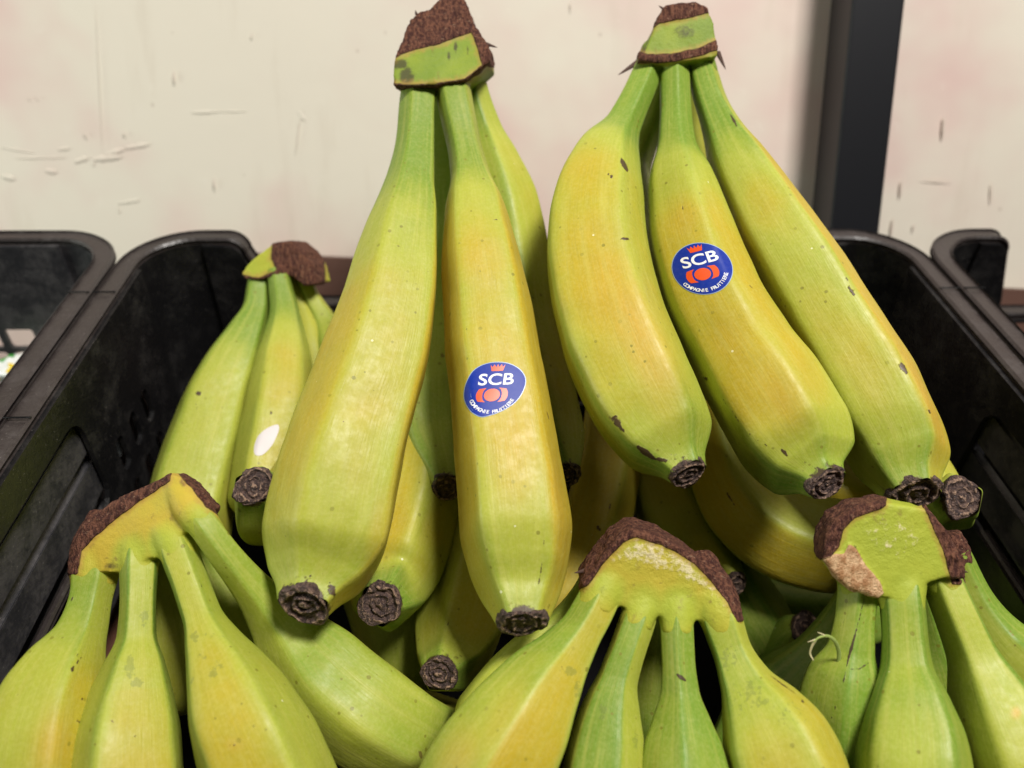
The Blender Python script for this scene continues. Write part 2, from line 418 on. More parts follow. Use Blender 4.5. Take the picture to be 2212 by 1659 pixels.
def crate(u0, label, W=.414, cw=.056, cwr=.056, L=.50, rad=.036, dusty=False, notch=.041):
    root = empty('plastic_crate', cr(u0 + W / 2, -L / 2, -.15), label, 'crate', 'black plastic produce crates side by side')
    H = .15; ft = .0105
    MI = M_DUSTY if dusty else M_PL
    # outline of the rim (path at flange centre), from front left to back left corner, notch, back right, front right
    path, aa = [], []
    def add(u, v, n, a): path.append(cr(u0 + u, v, n)); aa.append(a)
    for i in range(14): add(ft / 2, -L + (L - rad) * i / 13, 0, R)
    for i in range(1, 13):
        t = math.pi / 2 * i / 12; rr = rad - ft / 2
        add(rad - rr * math.cos(t), -rad + rr * math.sin(t), 0, R * math.cos(t) - D * math.sin(t))
    vb = -ft / 2
    def notchpath(ua, ub):
        o = []
        for i in range(7):      # convex corner
            t = math.pi / 2 * i / 6; r = .008; o.append((ua - r + r * math.sin(t), -r + r * math.cos(t)))
        for i in range(7):      # concave
            t = math.pi / 2 * i / 6; r = .010; o.append((ua + .010 + r - r * math.cos(t), -notch + r - r * math.sin(t)))
        return o
    a = notchpath(cw, None)
    b = [(W - u, n) for (u, n) in notchpath(cwr, None)][::-1]
    npth = a + b
    for (u, n) in npth: add(u, vb, n, -D)
    for i in range(0, 12):
        t = math.pi / 2 * (1 - i / 12); rr = rad - ft / 2
        add(W - rad + rr * math.cos(t), -rad + rr * math.sin(t), 0, -R * math.cos(t) - D * math.sin(t))
    for i in range(14): add(W - ft / 2, -rad - (L - rad) * i / 13, 0, -R)
    sweep('rim', path, aa, ft, .0045, M_RIM, root)
    # lip hanging from the outer edge of the side rims
    th = .0022
    for side in (0, 1):
        uu = u0 + (ft if side == 0 else W - ft - th)
        holes = []
        holes += [rrect(-.36, -.066, -.128, -.016, .010), rrect(-.36, -.125, -.128, -.076, .006)]
        for k in range(3):
            v0 = -.112 + k * .017
            for q in range(2):
                holes.append(rrect(v0, -.066 - q * .028, v0 + .008, -.048 - q * .028, .003, 3))
        plate('side_panel', [(-L, -.001), (-rad, -.001), (-rad, -H), (-L, -H)], holes,
              lambda v, n, uu=uu: cr(uu, v, n), R, th, MI, root)
        # slanting dusty stiffening bars in the long opening
        for q in range(4):
            uo = u0 + (ft - .0035 if side == 0 else W - ft + .0035)
            pts = [cr(uo, -.365 + .024 * i, -.030 - q * .0225 - .004 * (q > 1)) for i in range(11)]
            sweep('stiffening_bar', pts, [R] * 11, .004, .0165, M_DUSTY, root)
        uo = uu + th / 2
        sweep('edge_rib', [cr(uo + (.002 if side == 0 else -.002), -.37 + .015 * i, -.0615) for i in range(15)], [R] * 15, .004, .004, M_RIM, root)
    # curved corners
    for side in (0, 1):
        vs = []; k = 12; rr = rad - ft
        for j, nn in enumerate((-.001, -H)):
            for i in range(k + 1):
                t = math.pi / 2 * i / k; u = rad - rr * math.cos(t); u = u if side == 0 else W - u
                vs.append(cr(u0 + u, -rad + rr * math.sin(t), nn))
        for j, nn in enumerate((-.001, -H)):
            for i in range(k + 1):
                t = math.pi / 2 * i / k; r2 = rr + th; u = rad - r2 * math.cos(t); u = u if side == 0 else W - u
                vs.append(cr(u0 + u, -rad + r2 * math.sin(t), nn))
        m = k + 1; f = []
        for i in range(k):
            f.append([i, i + 1, m + i + 1, m + i]); f.append([2 * m + i, 3 * m + i, 3 * m + i + 1, 2 * m + i + 1])
        build('corner_panel', np.array(vs), f, MI, root)
    outl = [(rad, -.001)] + [(u, n - .0015) for (u, n) in npth] + [(W - rad, -.001), (W - rad, -H), (rad, -H)]
    holes = []
    for q in range(4):
        u = rad + .002
        while u + .017 < W - rad:
            holes.append(rrect(u, -.0655 - q * .0155, u + .0155, -.053 - q * .0155, .0015, 2)); u += .0195
    plate('end_panel', outl, holes, lambda u, n: cr(u0 + u, -ft, n), -D, th, MI, root)
    # base
    plate('base', [(ft, -L), (W - ft, -L), (W - ft, -ft), (ft, -ft)], [], lambda u, v: cr(u0 + u, v, -H), N, .003, M_DARK, root)
    # small nicks / joints across the side rims
    for v in (-.062, -.15):
        for uc in (ft / 2, W - ft / 2):
            c = cr(u0 + uc, v, .0026)
            sweep('rim_joint', [c - R * ft * .5, c, c + R * ft * .5], [D] * 3, .0007, .0007, M_PL, root)
    return root
crate(0, 'black plastic crate in the centre filled with banana bunches')
crate(-.4155, 'dusty black plastic crate left of the banana crate, its back corner showing', dusty=True, cwr=.090)
crate(.4155, 'black plastic crate right of the banana crate with hand notch in its end', cw=.053, notch=.05)

# brown strip added in place of the shadow low on the wall
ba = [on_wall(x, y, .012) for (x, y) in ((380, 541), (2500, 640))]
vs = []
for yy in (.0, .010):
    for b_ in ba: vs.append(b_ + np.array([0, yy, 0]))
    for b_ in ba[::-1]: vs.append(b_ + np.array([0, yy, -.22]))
board = build('wall_shade_strip', np.array(vs), [[0, 3, 2, 1], [4, 5, 6, 7], [0, 1, 5, 4], [1, 2, 6, 5], [2, 3, 7, 6], [3, 0, 4, 7]], M_WALL_SHADE, smooth=False)  # no real board: added strip in place of the wall shadow
tag(board, 'brown strip standing in for the shadow on the wall behind the crates', 'wall shade strip')

# sloping shelf under the crates
c0 = cr(-.6, .03, -.156); vs = [cr(u, v, n) for n in (-.156, -.18) for (u, v) in ((-.6, -.6), (1.0, -.6), (1.0, .045), (-.6, .045))]
shelf = build('sloping_shelf', np.array(vs), [[0, 1, 2, 3], [7, 6, 5, 4], [0, 4, 5, 1], [1, 5, 6, 2], [2, 6, 7, 3], [3, 7, 4, 0]], M_SHELF, smooth=False)
tag(shelf, 'red brown sloping shelf board under the crates', 'shelf')

# ------------------------------------------------------------------ bananas
def hermite(t, X, tt):
    X = np.asarray(X, float); n = len(t)
    if X.ndim == 1: X = X[:, None]
    dlt = (X[1:] - X[:-1]) / (t[1:] - t[:-1])[:, None]
    m = np.zeros_like(X); m[0] = dlt[0]; m[-1] = dlt[-1]
    h = t[1:] - t[:-1]
    for i in range(1, n - 1): m[i] = (h[i] * dlt[i - 1] + h[i - 1] * dlt[i]) / (h[i] + h[i - 1])
    return X, dlt, m, h
def interp(t, X, tt, mono=False):
    X, dlt, m, h = hermite(t, X, tt)
    if mono:
        for i in range(1, len(t) - 1):
            s = dlt[i - 1] * dlt[i]
            m[i] = np.where(s > 0, 2 * s / np.where(np.abs(dlt[i - 1] + dlt[i]) < 1e-12, 1, dlt[i - 1] + dlt[i]), 0)
    k = np.clip(np.searchsorted(t, tt, side='right') - 1, 0, len(t) - 2)
    x = ((tt - t[k]) / h[k])[:, None]; hh = h[k][:, None]
    return (2 * x**3 - 3 * x**2 + 1) * X[k] + (x**3 - 2 * x**2 + x) * hh * m[k] + (-2 * x**3 + 3 * x**2) * X[k + 1] + (x**3 - x**2) * hh * m[k + 1]

def segdist(px, py, a, b):
    ax, ay = a; bx, by = b
    L2 = (bx - ax) ** 2 + (by - ay) ** 2 + 1e-9
    t = np.clip(((px - ax) * (bx - ax) + (py - ay) * (by - ay)) / L2, 0, 1)
    return np.hypot(px - ax - t * (bx - ax), py - ay - t * (by - ay)), t

class Banana: pass
def banana(root, pts, tip=None, roll=0, res=1.0, green=(.9, .25, .75), gmid=.0, ridge_green=.20, sharp=9, scars=(), mould=(), blush=(), seed=0, label=None, orange=0., facets=None):
    """pts: (x, y, depth, width) down the finger from the crown; tip: (x, y, depth, width, direction)"""
    W3 = [P(x, y, d) for (x, y, d, w) in pts]
    rad = [w / 2 * d / F for (x, y, d, w) in pts]
    if tip:
        tx, ty, td, tw, tdir = tip
        dv = camvec(tdir); td = td - .004; E = P(tx, ty, td); tr = tw / 2 * td / F
        bd = E - W3[-1]; bd /= np.linalg.norm(bd); db = dv * .35 + bd * .65; db /= np.linalg.norm(db)
        dv = dv * .72 + bd * .28; dv /= np.linalg.norm(dv)
        W3 += [E - db * tr * .7, E]; rad += [tr * 1.30, tr * 1.0]
    W3 = np.array(W3); rad = np.array(rad)
    ch = np.r_[0, np.cumsum(np.linalg.norm(np.diff(W3, axis=0), axis=1) ** .75)]
    nu, nv = int(230 * res), int(112 * res)
    tt = np.linspace(0, ch[-1], 900)
    pos = interp(ch, W3, tt); r = interp(ch, rad, tt, True)[:, 0]
    sl = np.r_[0, np.cumsum(np.linalg.norm(np.diff(pos, axis=0), axis=1))]; Ltot = sl[-1]
    su = np.linspace(0, Ltot, nu)
    pos = np.stack([np.interp(su, sl, pos[:, k]) for k in range(3)], 1); r = np.interp(su, sl, r)
    if not tip:       # closed round end
        e = (Ltot - su) / (rad[-1] * .8); r = r * np.sqrt(np.clip(1 - np.clip(1 - e, 0, 1) ** 2, 0, 1)) + 1e-5
    T = np.gradient(pos, axis=0); T /= np.linalg.norm(T, axis=1)[:, None]
    # smooth tangents
    if tip: T[-1] = db * .5 + T[-1] * .5
    for _ in range(int(380 * res * res)):
        T[1:-1] = (T[:-2] + 2 * T[1:-1] + T[2:]) / 4; T[0] = T[1]
    T /= np.linalg.norm(T, axis=1)[:, None]
    A = np.zeros_like(T); i0 = nu // 3
    v = CAM - pos[i0]; v = v - T[i0] * (v @ T[i0]); A[i0] = v / np.linalg.norm(v)
    for rngi in (range(i0 + 1, nu), range(i0 - 1, -1, -1)):
        for i in rngi:
            p = A[i - 1] if rngi.step > 0 else A[i + 1]
            p = p - T[i] * (p @ T[i]); A[i] = p / np.linalg.norm(p)
    B = np.cross(T, A)
    th = np.linspace(0, 2 * np.pi, nv, endpoint=False)
    rs = np.random.default_rng(seed + 100)
    fn = np.arange(5) * 2 * np.pi / 5 + math.radians(roll) + rs.uniform(-.10, .10, 5)
    fw = rs.uniform(.94, 1.06, 5)
    prof = np.zeros(nv); m_ = sharp
    prof = (np.sum([(fw[k] * np.clip(np.cos(th - fn[k]), 0, None)) ** m_ for k in range(5)], 0)) ** (-1 / m_)
    prof /= prof.mean()
    ridge = np.clip((prof - prof.min()) / (prof.max() - prof.min()), 0, 1)
    u = su / Ltot
    rr = r / r.max()
    # angularity: a little softer in the thick middle, sharper on neck and near the end
    ang = (.78 + .20 * np.clip((u - .75) / .2, 0, 1)) * np.clip(.35 + u / .10, 0, 1)
    Rm = r[:, None] * (1 + (prof - 1)[None, :] * ang[:, None])
    V = pos[:, None] + Rm[..., None] * (np.cos(th)[None, :, None] * A[:, None] + np.sin(th)[None, :, None] * B[:, None])
    V = V.reshape(-1, 3)
    Nrm = (np.cos(th)[None, :, None] * A[:, None] + np.sin(th)[None, :, None] * B[:, None]).reshape(-1, 3)
    V += Nrm * ((fbm(V * 55 + seed, 2) - .5) * .0016 * np.repeat(rr, nv))[:, None]
    # --- pigment masks
    px, py, dd = proj(V); face = ((CAM - V) * Nrm).sum(1) > 0
    uu = np.repeat(u, nv); rdg = np.tile(ridge, nu)
    gs, gm, ge = green; gm += .10; gs += .05; ge += .05
    neck = np.repeat(np.clip(1 - (rr - .35) / .50, 0, 1) * (u < .5), nv)
    tail = np.clip((uu - .80) / .20, 0, 1)
    g = gm + (gs - gm) * neck ** 1.1 + (ge - gm) * tail ** 1.3 + ridge_green * rdg ** 2
    facetn = rs.permutation([-.26, -.12, 0., .14, .26])
    if facets: facetn = np.array(facets)
    near = np.argmax([np.cos(th - fn[k]) for k in range(5)], 0)
    wts = np.stack([np.clip(np.cos(th - fn[k]), 0, None) ** 34 for k in range(5)]); wts /= wts.sum(0)
    g = g + np.tile((facetn[:, None] * wts).sum(0), nu)
    g = g + (fbm(V * 25 + seed * 3.3, 2) - .5) * .35 * (1 - neck)
    scar = np.zeros(len(V)); mo = np.zeros(len(V)); bl = np.full(len(V), orange * 1.0)
    for (a, b, wd, k) in scars:
        ds, t = segdist(px, py, a, b)
        scar = np.maximum(scar, face * k * np.clip(1.25 - ds / (wd * 1.35 * (1 - .5 * np.abs(2 * t - 1))), 0, 1))
    for (cx, cy, rx, ry, k) in mould:
        q = ((px - cx) / rx) ** 2 + ((py - cy) / ry) ** 2
        mo = np.maximum(mo, face * k * np.clip(1.2 - q, 0, 1))
    for (cx, cy, rx, ry, rot, k) in blush:
        c, s_ = math.cos(math.radians(rot)), math.sin(math.radians(rot))
        ex = ((px - cx) * c + (py - cy) * s_) / rx; ey = (-(px - cx) * s_ + (py - cy) * c) / ry
        bl = np.maximum(bl, face * k * np.exp(-(ex ** 2 + ey ** 2)))
    scar = np.maximum(scar, np.tile(ridge ** 5, nu) * np.clip(uu * 1.4 - .5, 0, 1) * (fbm(V * np.array([500, 500, 500]) + seed, 2) * .85) ** 1.1 * (fbm(V * 40 + seed, 2) > .5) * .8)
    # dry brown speckle around the blossom end
    if tip:
        de = np.linalg.norm(V - P(tx, ty, td), axis=1)
        scar = np.maximum(scar, np.clip(1 - (de - tr * .98) / (.0022), 0, 1) * .75)
        scar = np.maximum(scar, np.clip(1 - (de - tr * 1.1) / .015, 0, 1) * .62 * (fbm(V * 600 + seed, 2)))
    I = np.arange(nu * nv).reshape(nu, nv); J = np.roll(I, -1, 1)
    f = np.stack([I[:-1], I[1:], J[1:], J[:-1]], -1).reshape(-1, 4)
    ob = build('banana', V, f, M_BAN, root, attrs={'arc': np.tile(((th + np.pi) % (2 * np.pi) - np.pi) * .017, nu) + seed * .37, 'run': np.repeat(su, nv), 'green': g, 'scar': scar, 'blush': bl, 'mould': mo})
    if label: ob['label'] = label
    ban = Banana(); ban.ob = ob; ban.V = V; ban.f = f; ban.start = W3[0]; ban.pts = pts; ban.pos = pos; ban.r = r
    if tip:
        tip_mesh(ob, E, dv, tr, seed, res)
    return ban

def tip_mesh(parent, E, dv, tr, seed, res):
    rs = np.random.default_rng(seed + 7)
    nr, na = int(34 * res) + 8, int(72 * res) + 12
    A = np.cross(dv, [0.13, .2, 1.0]); A /= np.linalg.norm(A); B = np.cross(dv, A)
    th = np.linspace(0, 2 * np.pi, na, endpoint=False)
    rho = np.linspace(0, 1, nr)
    ph = rs.uniform(0, 6.28, 6)
    lump = 1 + .08 * np.cos(2 * th + ph[0]) + .065 * np.cos(3 * th + ph[1]) + .035 * np.cos(5 * th + ph[2]) + .02 * np.cos(9 * th + ph[3])
    rm = rho[:, None] * (1 + (lump - 1)[None] * rho[:, None])
    off = .10 * np.array([math.cos(ph[4]), math.sin(ph[4])])
    X = rm * np.cos(th)[None]; Y = rm * np.sin(th)[None]
    rq = np.hypot(X - off[0] * (1 - rho[:, None]), Y - off[1] * (1 - rho[:, None]))
    Q = np.stack([X, Y, np.full_like(X, seed * 1.7)], -1).reshape(-1, 3)
    wob = (fbm(Q * 2.4, 2).reshape(X.shape) - .5) * .75
    q = rq + wob * .6
    z = .14 * np.exp(-((q - .86) / .09) ** 2) - .20 * np.exp(-((q - .66) / .10) ** 2) + .10 * np.exp(-((q - .48) / .07) ** 2) - .14 * np.exp(-((q - .30) / .09) ** 2) + .10 * np.exp(-(q / .13) ** 2)
    z = z * .85 + (fbm(Q * 5, 3).reshape(X.shape) - .5) * .30
    hgt = (z - z.min()) / (z.max() - z.min())
    z = np.where(rho[:, None] > .93, z * .6, z)
    V = E + tr * 1.04 * (X[..., None] * A + Y[..., None] * B) + tr * (z[..., None] * .62 + .03) * dv
    rows = [V]; hs = [hgt]
    for k, (s, zz) in enumerate(((1.045, -.06), (1.05, -.18), (.98, -.45))):
        nz = (fbm(np.stack([np.cos(th) * 3, np.sin(th) * 3, np.full(na, k + seed * .9)], 1) * 1.6, 2) - .5) * .16
        row = E + tr * s * 1.03 * (1 + nz)[:, None] * ((lump * np.cos(th))[:, None] * A + (lump * np.sin(th))[:, None] * B) + tr * (zz + nz * .8)[:, None] * dv
        rows.append(row[None]); hs.append(np.full((1, na), .35))
    V = np.concatenate(rows, 0); hgt = np.concatenate(hs, 0); n = V.shape[0]
    I = np.arange(n * na).reshape(n, na); J = np.roll(I, -1, 1)
    f = np.stack([I[:-1], I[1:], J[1:], J[:-1]], -1).reshape(-1, 4)
    build('blossom_end', V.reshape(-1, 3), f, M_TIP, parent, attrs={'height': hgt.ravel()})

def inpoly(px, py, poly):
    """signed distance, positive inside"""
    n = len(poly); inside = np.zeros(len(px), bool); dmin = np.full(len(px), 1e9)
    for i in range(n):
        a, b = poly[i], poly[(i + 1) % n]
        ds, _ = segdist(px, py, a, b); dmin = np.minimum(dmin, ds)
        cond = ((a[1] > py) != (b[1] > py))
        xi = (b[0] - a[0]) * (py - a[1]) / ((b[1] - a[1]) if b[1] != a[1] else 1e-9) + a[0]
        inside ^= cond & (px < xi)
    return np.where(inside, dmin, -dmin)

def crown(root, outline, d0, ext, brown=(), pale=(), tan=(), stubs=(), green=.5, neckg=.6, ribs=.006, vox=.0007, tilt=(0, 0), stain=(), smooth=4, stubscale=1.07):
    """woody cushion that joins the fingers: front outline pushed back along ext, fused with short stubs to the fingers"""
    pc = np.mean(outline, 0)
    dep = lambda x, y: d0 + tilt[0] * (x - pc[0]) + tilt[1] * (y - pc[1])
    A = np.array([P(x, y, dep(x, y)) for (x, y) in outline]); n = len(A)
    e = np.array(ext[0]) * RT + ext[1] * UP + ext[2] * FW
    bm = bmesh.new()
    va = [bm.verts.new(a) for a in A]; vb = [bm.verts.new(a + e) for a in A]
    tri = tessellate_polygon([[Vector((p[0], -p[1], 0)) for p in outline]])
    for t in tri:
        bm.faces.new([va[i] for i in t]); bm.faces.new([vb[i] for i in reversed(t)])
    for i in range(n): bm.faces.new([va[i], va[(i + 1) % n], vb[(i + 1) % n], vb[i]])
    bmesh.ops.recalc_face_normals(bm, faces=bm.faces[:])
    # stubs
    for (b, L) in stubs:
        k = 18; s = np.r_[0, np.cumsum(np.linalg.norm(np.diff(b.pos, axis=0), axis=1))]
        st = np.linspace(-ribs if L > .008 else -.006, L, 10); rings = []
        T0 = b.pos[2] - b.pos[0]; T0 /= np.linalg.norm(T0)
        for q in st:
            c = b.pos[0] + T0 * q if q < 0 else np.array([np.interp(q, s, b.pos[:, j]) for j in range(3)])
            rr = (1 - .45 * max(0, -q) / ribs) * np.interp(max(q, 0), s, b.r) * (.975 + .30 * max(0, 1 - max(q, 0) / L) ** 1.2 * (L > .008))
            a1 = np.cross(T0, FW); a1 /= np.linalg.norm(a1); a2 = np.cross(T0, a1)
            rings.append([bm.verts.new(c + rr * (math.cos(x) * a1 + math.sin(x) * a2)) for x in np.linspace(0, 2 * np.pi, k, endpoint=False)])
        for i in range(len(rings) - 1):
            for j in range(k): bm.faces.new([rings[i][j], rings[i][(j + 1) % k], rings[i + 1][(j + 1) % k], rings[i + 1][j]])
        f1 = bm.faces.new(rings[0]); f2 = bm.faces.new(rings[-1][::-1])
    bmesh.ops.recalc_face_normals(bm, faces=bm.faces[:])
    me = bpy.data.meshes.new('tmp'); bm.to_mesh(me); bm.free()
    o = bpy.data.objects.new('tmp', me); COL.objects.link(o)
    m = o.modifiers.new('r', 'REMESH'); m.mode = 'VOXEL'; m.voxel_size = vox
    m = o.modifiers.new('s', 'SMOOTH'); m.factor = .5; m.iterations = smooth
    dg = bpy.context.evaluated_depsgraph_get(); ev = o.evaluated_get(dg); m2 = ev.to_mesh()
    V = np.zeros(len(m2.vertices) * 3); m2.vertices.foreach_get('co', V); V = V.reshape(-1, 3); V1 = V
    Nr = np.zeros(len(m2.vertices) * 3); m2.vertices.foreach_get('normal', Nr); Nr = Nr.reshape(-1, 3)
    faces = [list(p.vertices) for p in m2.polygons]
    dn = np.full(len(V), 1.)
    for (b, L) in stubs:
        if L > .008: dn = np.minimum(dn, np.linalg.norm(V - b.pos[int(len(b.pos) * L / .22)], axis=1))
    gst = green + (neckg - green) * np.clip(1.5 - dn / .007, 0, 1)
    ev.to_mesh_clear(); m.iterations = 2; m.factor = .4
    dg.update(); ev = o.evaluated_get(dg); m2 = ev.to_mesh()
    V0 = np.zeros(len(m2.vertices) * 3); m2.vertices.foreach_get('co', V0); V0 = V0.reshape(-1, 3)
    ev.to_mesh_clear(); bpy.data.objects.remove(o); bpy.data.meshes.remove(me)
    px, py, _ = proj(V)
    wob = (fbm(V * 300, 3) - .5) * 10
    near = np.zeros(len(V))
    for p in brown: near = np.maximum(near, np.clip(.5 + inpoly(px, py, p) / 44, 0, 1))
    def mask(polys, soft):
        mk = np.full(len(V), 0.)
        for p in polys: mk = np.maximum(mk, np.clip(.5 + (inpoly(px, py, p) + wob * .5) / soft, 0, 1))
        return mk
    br = mask(brown, 9); pl = mask(pale, 40) * (.62 if green < .5 else .42); tn = mask(tan, 6)
    V = V1 + (V0 - V1) * br[:, None]
    rough = (fbm(V * np.array([260, 260, 700.]), 3) - .5)
    V = V + Nr * (rough * (.0001 + .0005 * pl + (.0010 * br)) + br * .0005 + tn * .0007)[:, None]
    V = V + Nr * ((fbm(V * 90, 2) - .5) * .0010)[:, None]
    sn = np.zeros(len(V))
    for (sx, sy, sa, sb, k) in stain: sn = np.maximum(sn, k * np.exp(-(((px - sx) / sa) ** 2 + ((py - sy) / sb) ** 2)))
    fa = np.array([f if len(f) == 4 else f + [f[-1]] for f in faces]) if False else None
    ob = build('crown', V, faces, M_CROWN, root, attrs={'brown': br, 'pale': pl, 'tan': tn, 'green': gst, 'stain': sn, 'near': near})
    return ob

def fibre(parent, a, b, d, wd, col=None, bend=0.):
    """a dry splinter of skin from picture point a to b"""
    A, B = P(*a, d), P(*b, d - .001); n, k = 8, 6; T = B - A; L = np.linalg.norm(T); T = T / L
    s = np.cross(T, FW); s /= np.linalg.norm(s); q = np.cross(T, s); vs = []
    for i in range(n):
        f = i / (n - 1); r = wd * d / F / 2 * (1 - f) ** .7 + 1e-5
        for j in range(k):
            x = 2 * math.pi * j / k
            vs.append(A + T * L * f + s * (r * math.cos(x) + bend * L * math.sin(math.pi * f)) + q * r * .5 * math.sin(x))
    I = np.arange(n * k).reshape(n, k); J = np.roll(I, -1, 1)
    f = np.stack([I[:-1], J[:-1], J[1:], I[1:]], -1).reshape(-1, 4)
    return build('dry_splinter', np.array(vs), f, col or M_TIPFIB, parent)
M_TIPFIB = flat_mat('dry_fibre', (.07, .035, .025), .8)
M_PALEFIB = flat_mat('pale_fibre', (.62, .55, .32), .7)
M_GRFIB = flat_mat('green_fibre', (.30, .38, .10), .6)

# ------------------------------------------------------------------ stickers
def text_mesh(txt, size):
    c = bpy.data.curves.new('t', 'FONT'); c.body = txt; c.size = size; c.align_x = 'CENTER'; c.align_y = 'CENTER'; c.resolution_u = 5
    c.offset = size * .018
    o = bpy.data.objects.new('t', c); COL.objects.link(o)
    dg = bpy.context.evaluated_depsgraph_get(); m = o.evaluated_get(dg).to_mesh()
    V = np.array([v.co[:2] for v in m.vertices]); f = [list(p.vertices) for p in m.polygons]
    o.evaluated_get(dg).to_mesh_clear(); bpy.data.objects.remove(o); bpy.data.curves.remove(c)
    return V, f
def subdiv(V, f, maxl):
    bm = bmesh.new(); vs = [bm.verts.new((v[0], v[1], 0)) for v in V]
    for q in f:
        try: bm.faces.new([vs[i] for i in q])
        except ValueError: pass
    bmesh.ops.triangulate(bm, faces=bm.faces[:])
    for _ in range(3):
        es = [e for e in bm.edges if e.calc_length() > maxl]
        if not es: break
        bmesh.ops.subdivide_edges(bm, edges=es, cuts=1); bmesh.ops.triangulate(bm, faces=bm.faces[:])
    bm.verts.index_update()
    V = np.array([v.co[:2] for v in bm.verts]); f = [[v.index for v in q.verts] for q in bm.faces]; bm.free()
    return V, f
def sticker(ban, outline, c, ux, uy, logo=True, label=None, mat=None):
    bvh = BVHTree.FromPolygons([tuple(v) for v in ban.V], ban.f.tolist())
    layers = []    # (V in picture px, faces, material index, lift)
    oc = np.mean(outline, 0); n = 64
    ol = np.array(outline); tt = np.r_[np.arange(len(ol) + 1)]
    t = np.linspace(0, len(ol), n, endpoint=False)
    ext = np.vstack([ol[-2:], ol, ol[:3]]); te = np.arange(-2, len(ol) + 3).astype(float)
    ol = interp(te, ext, t)
    def disc(sc, mi, lift):
        rings = [oc[None]]; nr = 12
        for i in range(1, nr + 1): rings.append(oc + (ol - oc) * sc * i / nr)
        V = np.vstack(rings); f = [[0, 1 + j, 1 + (j + 1) % n] for j in range(n)]
        for i in range(nr - 1):
            for j in range(n): a = 1 + i * n; f.append([a + j, a + n + j, a + n + (j + 1) % n, a + (j + 1) % n])
        layers.append((V, f, mi, lift))
    disc(1.0, 0 if logo else 4, .00012)
    if logo:
        disc(.975, 1, .00017)
        c = np.array(c, float); ux = np.array(ux, float); uy = np.array(uy, float)
        def lay(V, f, mi, off=(0, 0), ml=.12):
            V, f = subdiv(V, f, ml); V = V + np.array(off)
            layers.append((c + V[:, :1] * ux + V[:, 1:] * uy, f, mi, .00024))
        V, f = text_mesh('SCB', .60); V[:, 1] *= -1; V[:, 0] *= 1.22; lay(V, f, 2, (.02, -.40))
        # little crown
        cw = [(-.26, -.96), (-.18, -.86), (-.13, -.97), (-.05, -.86), (0, -.98), (.05, -.86), (.13, -.97), (.18, -.86), (.26, -.96), (.20, -.72), (-.20, -.72)]
        tri = tessellate_polygon([[Vector((*p, 0)) for p in cw]]); lay(np.array(cw), [list(t_) for t_ in tri], 3, (.02, -.02))
        # disc between two bracket shapes
        a = np.linspace(0, 2 * np.pi, 32, endpoint=False); k = np.c_[.28 * np.cos(a) - .05, .24 * np.sin(a) + .17]
        lay(np.vstack([[[-.05, .17]], k]), [[0, 1 + i, 1 + (i + 1) % 32] for i in range(32)], 3)
        for sg in (1, -1):
            a = np.linspace(-.62, .62, 10)
            inn = np.c_[sg * .345 * np.cos(a * 1.05), .33 * np.sin(a * 1.25)]; out = np.c_[sg * .56 * np.cos(a * .9), .42 * np.sin(a * .95)]
            out[0] = (sg * .33, -.29) if False else out[0]
            V = np.vstack([inn, out]) + np.array([-.05, .17])
            inn2 = V[:10].copy(); inn2[0] = [sg * .22 - .05, .17 - .27]; inn2[-1] = [sg * .22 - .05, .17 + .27]; V[:10] = inn2
            lay(V, [[i, i + 1, 11 + i, 10 + i] for i in range(9)], 3)
        word = 'COMPAGNIE FRUITIERE'; span = math.radians(132)
        for i, chh in enumerate(word):
            if chh == ' ': continue
            ang = -span / 2 + span * (i + .5) / len(word)
            V, f = text_mesh(chh, .185); V[:, 1] *= -1
            ca, sa = math.cos(-ang), math.sin(-ang); V = np.c_[V[:, 0] * ca - V[:, 1] * sa, V[:, 0] * sa + V[:, 1] * ca]
            rr_ = .80
            lay(V, f, 2, (rr_ * math.sin(ang) - .02, rr_ * math.cos(ang) + .02), .2)
    VV, FF, MI = [], [], []; base = 0
    for V, f, mi, lift in layers:
        for (x, y) in V:
            r = FW + (x - CX) / F * RT - (y - CY) / F * UP; r /= np.linalg.norm(r)
            h = bvh.ray_cast(Vector(CAM), Vector(r))
            if h[0] is None: h = (Vector(CAM + r * .26), Vector(-r), 0, 0)
            nn = np.array(h[1]); nn = nn if nn @ r < 0 else -nn
            VV.append(np.array(h[0]) + nn * lift)
        FF += [[i + base for i in q] for q in f]; MI += [mi] * len(f); base += len(V)
    o = build('sticker', np.array(VV), FF, None, ban.ob, mats=[M_EDGE, M_BLUE, M_WHITE, M_ORANGE, M_GLARE], fmat=MI)
    # face toward viewer
    bm = bmesh.new(); bm.from_mesh(o.data)
    rl = rootloc(ban.ob)
    for q in bm.faces:
        if q.normal @ (Vector(CAM - rl) - q.calc_center_median()) < 0: q.normal_flip()
    bm.to_mesh(o.data); bm.free()
    if label: o['label'] = label
    return o

G = 'banana bunches piled in the crate'
def bunch(x, y, d, label): return empty('banana_bunch', P(x, y, d), label, 'banana bunch', G)

